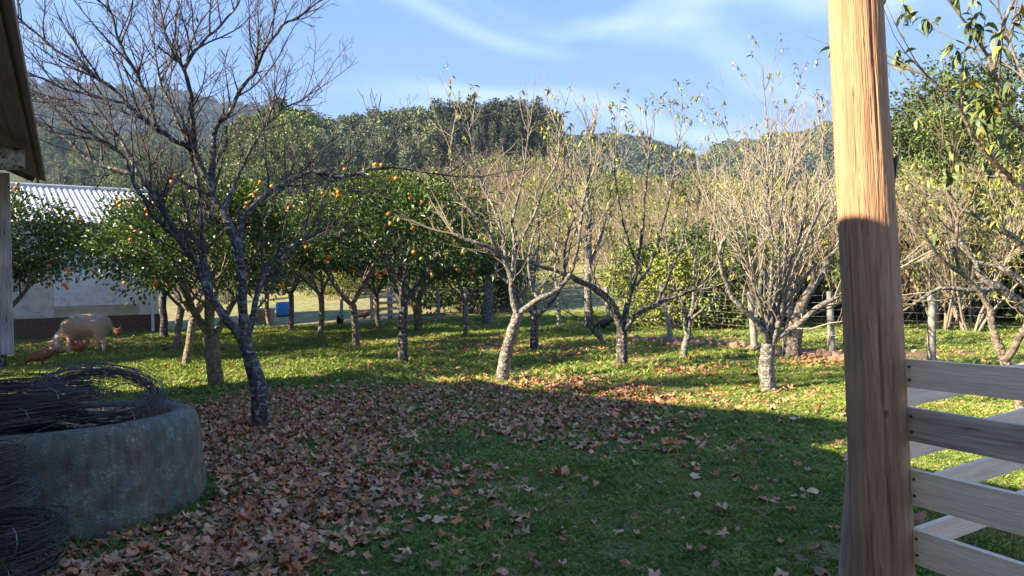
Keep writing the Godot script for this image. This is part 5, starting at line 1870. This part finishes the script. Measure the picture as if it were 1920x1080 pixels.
# ---------------------------------------------------------------- animals: one skin over a skeleton
func skin(bones: Array, cell: float, k: float, rough := 0.0, rf := 60.0) -> ArrayMesh:
	var lo := Vector3.ONE * 1e9
	var hi := -lo
	for b in bones:
		for e in [[b[0], b[2]], [b[1], b[3]]]:
			lo = lo.min((e[0] as Vector3) - Vector3.ONE * (float(e[1]) + cell * 2.5))
			hi = hi.max((e[0] as Vector3) + Vector3.ONE * (float(e[1]) + cell * 2.5))
	var n := Vector3i(((hi - lo) / cell).ceil()) + Vector3i.ONE
	var f := PackedFloat32Array()
	f.resize(n.x * n.y * n.z)
	var A := PackedVector3Array()
	var D := PackedVector3Array()
	var L := PackedFloat32Array()
	for b in bones:
		A.append(b[0]); D.append(b[1] - b[0]); L.append(maxf((b[1] - b[0]).length_squared(), 1e-9))
	var nb := bones.size()
	var at_ := 0
	for z in n.z:
		for y in n.y:
			for x in n.x:
				var p := lo + Vector3(x, y, z) * cell
				var v := 1e9
				for q in nb:
					var ap := p - A[q]
					var h := clampf(ap.dot(D[q]) / L[q], 0.0, 1.0)
					var d := (ap - D[q] * h).length() - lerpf(bones[q][2], bones[q][3], h)
					if d < v + k:
						var m := maxf(k - absf(v - d), 0.0) / k
						v = minf(v, d) - m * m * k * 0.25
				if rough > 0.0 and absf(v) < cell * 2.0:
					v += rough * nz.get_noise_3d(p.x * rf * 100.0, p.y * rf * 100.0, p.z * rf * 100.0)
				f[at_] = v
				at_ += 1
	var mb := MB.new()
	var idx := PackedInt32Array()
	idx.resize(f.size())
	idx.fill(-1)
	var sx := 1
	var sy := n.x
	var sz := n.x * n.y
	var cs := [0, sx, sy, sx + sy, sz, sx + sz, sy + sz, sx + sy + sz]
	var co := [Vector3(0, 0, 0), Vector3(1, 0, 0), Vector3(0, 1, 0), Vector3(1, 1, 0), Vector3(0, 0, 1), Vector3(1, 0, 1), Vector3(0, 1, 1), Vector3(1, 1, 1)]
	var eg := [[0, 1], [2, 3], [4, 5], [6, 7], [0, 2], [1, 3], [4, 6], [5, 7], [0, 4], [1, 5], [2, 6], [3, 7]]
	for z in n.z - 1:
		for y in n.y - 1:
			for x in n.x - 1:
				var b := x + y * sy + z * sz
				var mask := 0
				for q in 8:
					if f[b + cs[q]] < 0.0: mask |= 1 << q
				if mask == 0 or mask == 255: continue
				var s := Vector3.ZERO
				var c := 0
				for e in eg:
					var fa := f[b + cs[e[0]]]
					var fb := f[b + cs[e[1]]]
					if (fa < 0.0) != (fb < 0.0):
						s += (co[e[0]] as Vector3).lerp(co[e[1]], fa / (fa - fb))
						c += 1
				s /= c
				idx[b] = mb.v.size()
				mb.v.append(lo + (Vector3(x, y, z) + s) * cell)
				mb.n.append(Vector3(f[b + sx] - f[b] + f[b + cs[7]] - f[b + cs[6]], f[b + sy] - f[b] + f[b + cs[7]] - f[b + cs[5]], f[b + sz] - f[b] + f[b + cs[7]] - f[b + cs[3]]).normalized())
	for z in range(1, n.z - 1):
		for y in range(1, n.y - 1):
			for x in range(1, n.x - 1):
				var b := x + y * sy + z * sz
				var inside := f[b] < 0.0
				for ax in 3:
					var st: int = [sx, sy, sz][ax]
					if (f[b + st] < 0.0) == inside: continue
					var u: int = [sy, sz, sx][ax]
					var w: int = [sz, sx, sy][ax]
					var q0 := idx[b]
					var q1 := idx[b - u]
					var q2 := idx[b - u - w]
					var q3 := idx[b - w]
					if q0 < 0 or q1 < 0 or q2 < 0 or q3 < 0: continue
					if inside: mb.i.append_array([q0, q2, q1, q0, q3, q2])
					else: mb.i.append_array([q0, q1, q2, q0, q2, q3])
	return mb.mesh()

func build_animals() -> void:
	# sheep grazing, seen from its left side, head to the left
	var g := gp(158, 661)
	var t := thing("sheep", g, "cream sheep grazing head down in front of the barn", "sheep")
	var V := func(x: float, y: float, z: float) -> Vector3: return Vector3(x, y, z)
	var b := [
		[Vector3(0.34, 0.63, 0), Vector3(-0.1, 0.64, 0), 0.245, 0.235],
		[Vector3(-0.1, 0.62, 0), Vector3(-0.3, 0.58, 0), 0.235, 0.2],
		[Vector3(0.36, 0.6, 0.04), Vector3(0.38, 0.5, 0.06), 0.2, 0.17],
		[Vector3(-0.28, 0.56, 0), Vector3(-0.52, 0.37, 0.02), 0.175, 0.115],
		[Vector3(-0.52, 0.37, 0.02), Vector3(-0.64, 0.23, 0.03), 0.11, 0.085],
		[Vector3(-0.64, 0.22, 0.03), Vector3(-0.69, 0.06, 0.05), 0.08, 0.042],
		[Vector3(-0.58, 0.27, 0.09), Vector3(-0.5, 0.2, 0.2), 0.022, 0.036],
		[Vector3(-0.5, 0.2, 0.2), Vector3(-0.48, 0.14, 0.22), 0.034, 0.016],
		[Vector3(-0.62, 0.28, -0.05), Vector3(-0.63, 0.23, -0.16), 0.022, 0.03],
		[Vector3(-0.24, 0.46, 0.1), Vector3(-0.27, 0.24, 0.1), 0.085, 0.05],
		[Vector3(-0.27, 0.24, 0.1), Vector3(-0.29, 0.03, 0.1), 0.046, 0.036],
		[Vector3(-0.29, 0.03, 0.1), Vector3(-0.33, 0.025, 0.1), 0.036, 0.03],
		[Vector3(-0.16, 0.46, -0.1), Vector3(-0.13, 0.24, -0.1), 0.085, 0.05],
		[Vector3(-0.13, 0.24, -0.1), Vector3(-0.12, 0.03, -0.1), 0.046, 0.036],
		[Vector3(0.42, 0.5, 0.12), Vector3(0.40, 0.36, 0.12), 0.12, 0.08],
		[Vector3(0.40, 0.36, 0.12), Vector3(0.49, 0.24, 0.12), 0.07, 0.046],
		[Vector3(0.49, 0.24, 0.12), Vector3(0.48, 0.03, 0.12), 0.044, 0.036],
		[Vector3(0.34, 0.5, -0.12), Vector3(0.28, 0.36, -0.12), 0.12, 0.08],
		[Vector3(0.28, 0.36, -0.12), Vector3(0.30, 0.22, -0.12), 0.065, 0.046],
		[Vector3(0.30, 0.22, -0.12), Vector3(0.22, 0.03, -0.12), 0.044, 0.036],
		[Vector3(0.57, 0.66, 0), Vector3(0.63, 0.5, 0), 0.04, 0.028]]
	var wool := tri_mat(ramp_texture(128, [{freq = 0.05, seed = 95, lo = 0.25, hi = 0.75, a = Color(0.58, 0.43, 0.33), b = Color(0.74, 0.58, 0.46)}]), 3.0, 0.95)
	var hide := skin(b, 0.021, 0.06, 0.005, 14.0)
	var body := part("body", hide, wool, t)
	var fl := MB.new()
	var rs := RandomNumberGenerator.new()
	rs.seed = 3
	var ha := hide.surface_get_arrays(0)
	var hv: PackedVector3Array = ha[Mesh.ARRAY_VERTEX]
	var hn: PackedVector3Array = ha[Mesh.ARRAY_NORMAL]
	for k in hv.size():
		if hv[k].y < 0.33 or hv[k].x < -0.46: continue
		for q in 2:
			var tone: Color = Color(0.7, 0.53, 0.41).lerp(Color(0.8, 0.65, 0.52), rs.randf())
			fl.leaf(hv[k] + rnd_dir(rs) * 0.012, (hn[k] + rnd_dir(rs) * 0.8 + Vector3.DOWN * 0.3).normalized(), hn[k], rs.randf_range(0.012, 0.024), 0.014, 0.3, tone)
	part("fleece", fl.mesh(), M.leaf_far, body, true)
	var eye := SphereMesh.new()
	eye.radius = 0.014; eye.height = 0.028
	var ey := part("eye", eye, M.water, t)
	ey.position = Vector3(-0.66, 0.19, 0.112)
	t.rotation.y = 0.12
	t.scale = Vector3.ONE * 1.0
	# hens: one pecking, one upright
	var hen_a := [
		[Vector3(0.06, 0.2, 0), Vector3(-0.08, 0.19, 0), 0.095, 0.085],
		[Vector3(-0.08, 0.2, 0), Vector3(-0.16, 0.28, 0), 0.07, 0.04],
		[Vector3(-0.16, 0.28, 0), Vector3(-0.19, 0.34, 0), 0.036, 0.03],
		[Vector3(-0.2, 0.345, 0), Vector3(-0.245, 0.33, 0), 0.016, 0.005],
		[Vector3(-0.205, 0.385, 0), Vector3(-0.175, 0.385, 0), 0.012, 0.012],
		[Vector3(0.1, 0.22, 0), Vector3(0.22, 0.33, 0), 0.06, 0.03],
		[Vector3(0.18, 0.28, 0), Vector3(0.24, 0.27, 0), 0.04, 0.02],
		[Vector3(0.0, 0.13, 0.04), Vector3(0.01, 0.06, 0.045), 0.035, 0.014],
		[Vector3(0.01, 0.06, 0.045), Vector3(0.0, 0.01, 0.045), 0.013, 0.012],
		[Vector3(0.0, 0.13, -0.04), Vector3(-0.02, 0.06, -0.045), 0.035, 0.014],
		[Vector3(-0.02, 0.06, -0.045), Vector3(-0.03, 0.01, -0.045), 0.013, 0.012]]
	var hen_b := [
		[Vector3(0.06, 0.2, 0), Vector3(-0.1, 0.17, 0), 0.095, 0.085],
		[Vector3(-0.1, 0.17, 0), Vector3(-0.2, 0.13, 0), 0.065, 0.04],
		[Vector3(-0.2, 0.13, 0), Vector3(-0.25, 0.08, 0), 0.036, 0.03],
		[Vector3(-0.26, 0.07, 0), Vector3(-0.29, 0.03, 0), 0.016, 0.005],
		[Vector3(-0.27, 0.11, 0), Vector3(-0.24, 0.125, 0), 0.012, 0.012],
		[Vector3(0.1, 0.22, 0), Vector3(0.24, 0.27, 0), 0.065, 0.03],
		[Vector3(0.18, 0.24, 0), Vector3(0.26, 0.22, 0), 0.04, 0.02],
		[Vector3(0.0, 0.13, 0.04), Vector3(0.01, 0.06, 0.045), 0.035, 0.014],
		[Vector3(0.01, 0.06, 0.045), Vector3(0.0, 0.01, 0.045), 0.013, 0.012],
		[Vector3(0.0, 0.13, -0.04), Vector3(-0.02, 0.06, -0.045), 0.035, 0.014],
		[Vector3(-0.02, 0.06, -0.045), Vector3(-0.03, 0.01, -0.045), 0.013, 0.012]]
	var ma := skin(hen_a, 0.015, 0.03, 0.004, 2.0)
	var mbx := skin(hen_b, 0.015, 0.03, 0.004, 2.0)
	var brown := tri_mat(ramp_texture(64, [{freq = 0.06, seed = 96, lo = 0.3, hi = 0.7, a = Color(0.12, 0.045, 0.02), b = Color(0.27, 0.11, 0.045)}]), 6.0, 0.8)
	var rust := tri_mat(ramp_texture(64, [{freq = 0.06, seed = 97, lo = 0.3, hi = 0.7, a = Color(0.26, 0.07, 0.03), b = Color(0.38, 0.13, 0.06)}]), 6.0, 0.8)
	var black := tri_mat(ramp_texture(64, [{freq = 0.06, seed = 98, lo = 0.3, hi = 0.7, a = Color(0.012, 0.01, 0.01), b = Color(0.03, 0.024, 0.022)}]), 6.0, 0.6)
	# foot pixel, mesh, colour, turn, scale, label
	for h in [[80, 686, mbx, brown, 0.35, 1.15, "brown hen pecking behind the wire coils"],
			[150, 667, ma, rust, 1.2, 1.0, "rust brown hen standing against the front legs of the sheep"],
			[220, 634, ma, brown, 2.6, 0.95, "dark brown hen by the barn plinth behind the sheep"],
			[484, 606, mbx, black, 3.4, 1.05, "black hen beside the ochre tub"],
			[638, 613, ma, black, 1.5, 1.0, "black hen alone on the grass among the back orange trees"],
			[684, 600, mbx, rust, 0.3, 1.0, "red hen in front of the slat gate"],
			[1133, 620, mbx, black, 0.1, 1.0, "dark hen at the foot of the wire fence"]]:
		var hg := gp(h[0], h[1])
		var ht := thing("hen", hg, h[6], "hen", "hens in the orchard")
		part("body", h[2], h[3], ht)
		ht.rotation.y = h[4]
		ht.scale = Vector3.ONE * h[5]

# ---------------------------------------------------------------- grass and fallen leaves
func blocked(x: float, z: float) -> bool:
	return Vector2(x + 3.27, z + 5.45).length() < 1.03

func litter_at(x: float, z: float) -> float:
	# how thickly dry leaves lie; taken from where the photograph shows them
	var q := pix(Vector3(x, height(x, z), z))
	if q.x < -500.0: return 0.0
	var w := 26.0 * nz.get_noise_2d(x * 180.0, z * 180.0)
	q += Vector2(w * 1.5, w * 0.6)
	var a := PackedVector2Array([Vector2(365, 765), Vector2(470, 745), Vector2(640, 735), Vector2(800, 722), Vector2(960, 712), Vector2(1120, 716), Vector2(1240, 738), Vector2(1290, 765), Vector2(1270, 800), Vector2(1180, 815), Vector2(1080, 832), Vector2(980, 822), Vector2(850, 805), Vector2(740, 815), Vector2(690, 838), Vector2(760, 868), Vector2(880, 900), Vector2(900, 930), Vector2(830, 975), Vector2(760, 985), Vector2(700, 985), Vector2(600, 1010), Vector2(540, 1090), Vector2(60, 1200), Vector2(60, 1040), Vector2(370, 960)])
	var v := 0.013
	if Geometry2D.is_point_in_polygon(q, a):
		v = (1.0 if q.x < 700 else 0.5) * clampf(0.8 + 1.3 * nz.get_noise_2d(x * 130.0 + 31.0, z * 130.0), 0.12, 1.0)
	elif q.x < 1000 and q.y > 800: v = 0.045
	# sunlit patches farther off, and the drift at the back edge
	for e in [[960, 650, 190, 12, 0.45], [1010, 662, 110, 10, 0.35], [1310, 692, 100, 9, 0.5], [1400, 748, 110, 12, 0.3], [1270, 642, 130, 8, 0.4], [1560, 680, 90, 14, 0.5], [700, 640, 120, 8, 0.2], [1440, 770, 100, 10, 0.18], [860, 640, 90, 7, 0.4], [150, 650, 130, 12, 0.2], [1290, 845, 130, 14, 0.45]]:
		var dx: float = (q.x - e[0]) / e[2]
		var dy: float = (q.y - e[1]) / e[3]
		if dx * dx + dy * dy < 1.0: v = maxf(v, float(e[4]) * 0.55)
	return v

func build_grass() -> void:
	var r := RandomNumberGenerator.new()
	r.seed = 808
	# a tuft of short blades
	var tb := MB.new()
	for k in 9:
		var a := r.randf() * TAU
		var p := Vector3(cos(a), 0, sin(a)) * r.randf() * 0.028
		var d := Vector3(cos(a + 1.0) * r.randf_range(0.2, 1.1), 1.0, sin(a + 1.0) * r.randf_range(0.2, 1.1)).normalized()
		var s := d.cross(rnd_dir(r)).normalized() * 0.0032
		var l := r.randf_range(0.022, 0.05)
		var tone := Color(1, 1, 1) * r.randf_range(0.7, 1.25)
		var m := p + d * l * 0.6
		var tip := m + (d + Vector3(cos(a), -0.35, sin(a)) * 0.8).normalized() * l * 0.5
		tb.tri(p - s, m - s * 0.8, m + s * 0.8, tone)
		tb.tri(p - s, m + s * 0.8, p + s, tone)
		tb.tri(m - s * 0.8, tip, m + s * 0.8, tone)
	var buf := PackedFloat32Array()
	var n := 0
	var ramp := [Color(0.145, 0.225, 0.038), Color(0.21, 0.295, 0.048), Color(0.285, 0.335, 0.06), Color(0.36, 0.335, 0.11)]
	for zone in [[3.2, 6.0, 52000, 1.0], [6.0, 10.5, 62000, 1.25], [10.5, 24.0, 70000, 1.9]]:
		for q in zone[2]:
			var d := sqrt(lerpf(zone[0] * zone[0], zone[1] * zone[1], r.randf()))
			var x := (r.randf_range(-150, 2080) - 960.0) / F * d
			var z := -d
			if blocked(x, z): continue
			var s0 := soil(x, z)
			if r.randf() < s0 * 1.15: continue
			if d < 12.0 and r.randf() < litter_at(x, z) * 0.6: continue
			var f := clampf(0.42 + 0.55 * nz.get_noise_2d(x * 70.0, z * 70.0) + 0.5 * nz.get_noise_2d(x * 300.0, z * 300.0) + r.randf_range(-0.25, 0.25), 0.0, 0.999) * 3.0
			var col: Color = (ramp[int(f)] as Color).lerp(ramp[mini(int(f) + 1, 3)], f - int(f)) * r.randf_range(0.8, 1.2)
			if r.randf() < (0.06 if d < 9.0 else 0.02) + (0.5 if d < 9.0 else 0.2) * clampf(nz.get_noise_2d(x * 95.0 + 400.0, z * 95.0) - 0.12, 0.0, 0.5):
				col = Color(0.36, 0.29, 0.14) * r.randf_range(0.7, 1.2)
			var s: float = zone[3] * r.randf_range(0.7, 1.3) * (1.0 + 0.5 * nz.get_noise_2d(x * 120.0 + 50.0, z * 120.0))
			var a := r.randf() * TAU
			var cs := cos(a) * s
			var sn := sin(a) * s
			var sy := s * r.randf_range(0.7, 1.2)
			buf.append_array([cs, 0.0, sn, x, 0.0, sy, 0.0, height(x, z) - 0.004, -sn, 0.0, cs, z, col.r, col.g, col.b, 1.0])
			n += 1
	for q in 170:
		var a := r.randf_range(-0.6, 2.6)
		var rr := 1.0 + absf(r.randfn(0.0, 0.12))
		var tc := at(104, 800, 5.45)
		var x := tc.x + cos(a) * rr
		var z := tc.z + sin(a) * rr
		var s := r.randf_range(0.9, 2.3)
		var col: Color = (ramp[r.randi() % 2] as Color) * r.randf_range(0.6, 1.1)
		var b := Basis(Vector3.UP, r.randf() * TAU).scaled(Vector3(s, s * r.randf_range(0.8, 1.6), s))
		buf.append_array([b.x.x, b.y.x, b.z.x, x, b.x.y, b.y.y, b.z.y, height(x, z), b.x.z, b.y.z, b.z.z, z, col.r, col.g, col.b, 1.0])
		n += 1
	scatter("grass", tb.mesh(), M.grass, buf, n, "short green grass of the orchard lawn", "grass")

# a lobed leaf, dried and curled; about 1 unit across
func dry_leaf_points(r: RandomNumberGenerator) -> Array:
	var rim := []
	var n := 15
	var curl := r.randf_range(0.2, 1.0)
	var oval := r.randf() < 0.35
	var fold := r.randf_range(-0.6, 0.7)
	var ca := r.randf() * TAU
	for k in n:
		var a := TAU * k / n - PI * 0.5
		# five lobes, a notch at the stalk
		var lobe := 0.5 + 0.5 * cos((a - PI * 0.5) * 5.0)
		var rad := (0.4 + 0.1 * cos(a * 2.0) + r.randf_range(-0.05, 0.05)) if oval else 0.32 + 0.17 * pow(lobe, 0.8) * r.randf_range(0.6, 1.25)
		if k == 0: rad = 0.12
		var x := cos(a) * rad
		var y := sin(a) * rad
		var u := x * cos(ca) + y * sin(ca)
		var w := -x * sin(ca) + y * cos(ca)
		var h := curl * (u * u * 1.6) + absf(w) * fold * 0.4 + r.randf_range(-0.1, 0.1)
		rim.append(Vector3(x * (1.0 - curl * 0.25), h, y * (1.0 - curl * 0.2)))
	return rim

func add_dry_leaf(mb: MB, rim: Array, xf: Transform3D, col: Color) -> void:
	var n := rim.size()
	var c := xf * Vector3(0, 0.0, 0)
	for k in n:
		mb.tri(c, xf * (rim[k] as Vector3), xf * (rim[(k + 1) % n] as Vector3), col)

func build_litter() -> void:
	var r := RandomNumberGenerator.new()
	r.seed = 909
	var shapes := []
	for k in 12: shapes.append(dry_leaf_points(r))
	var tones := [Color(0.44, 0.185, 0.085), Color(0.54, 0.255, 0.125), Color(0.34, 0.14, 0.07), Color(0.6, 0.35, 0.19), Color(0.48, 0.25, 0.15), Color(0.56, 0.2, 0.07), Color(0.26, 0.125, 0.07)]
	var near := []
	var mass := MB.new()
	for q in 120000:
		var d := 3.3 * pow(22.0 / 3.3, pow(r.randf(), 0.8))
		var x := (r.randf_range(-60, 1700 if d < 6.0 else 1900) - 960.0) / F * d
		var z := -d
		if blocked(x, z): continue
		# even density per square metre: undo the sampling's crowding
		var keep := litter_at(x + r.randfn(0.0, 0.2), z + r.randfn(0.0, 0.3)) * clampf(pow(d / 11.0, 1.5), 0.0, 1.0) * 1.6
		if r.randf() > keep: continue
		var s := r.randf_range(0.05, 0.135)
		if r.randf() < 0.08: s *= 1.3
		var b := Basis(Vector3.UP, r.randf() * TAU) * Basis(Vector3(1, 0, 0), r.randfn(0.0, 0.2)) * Basis(Vector3(0, 0, 1), r.randfn(0.0, 0.2))
		if r.randf() < 0.4: b = b * Basis(Vector3(1, 0, 0), PI)
		var lift := 0.012 + s * 0.1 + r.randf() * 0.018
		var xf := Transform3D(b.scaled(Vector3.ONE * s), Vector3(x, height(x, z) + lift, z))
		var tone: Color = tones[r.randi() % tones.size()] * r.randf_range(0.75, 1.25)
		near.append([s / d, xf, tone, r.randi() % 12])
	near.sort_custom(func(a, b): return a[0] > b[0])
	# the leaves that show largest are things of their own, cut from a few alike pieces
	var meshes := {}
	for k in near.size():
		var l: Array = near[k]
		var p := pix(l[1].origin)
		if k < 330 and p.y < 1075 and p.x > 10 and p.x < 1900 and taken.get("fallen_leaf", -1) < 298:
			var ti := k % 7
			var key: String = "%d_%d" % [l[3], ti]
			if not meshes.has(key):
				var mb := MB.new()
				add_dry_leaf(mb, shapes[l[3]], Transform3D.IDENTITY, tones[ti] * [0.8, 1.0, 1.1, 0.9, 1.2, 1.0, 1.0][ti])
				# stalk
				meshes[key] = mb.mesh()
			var o := single("fallen_leaf", meshes[key], M.dry_leaf, "dry curled brown lobed leaf lying on the shaded lawn", "leaf", "dry leaves lying on the lawn")
			o.transform = l[1]
		else:
			add_dry_leaf(mass, shapes[l[3]], l[1], l[2])
	single("leaf_litter", mass.mesh(), M.dry_leaf, "carpet of dry reddish brown leaves drifted over the lawn", "leaf litter", "", "stuff")
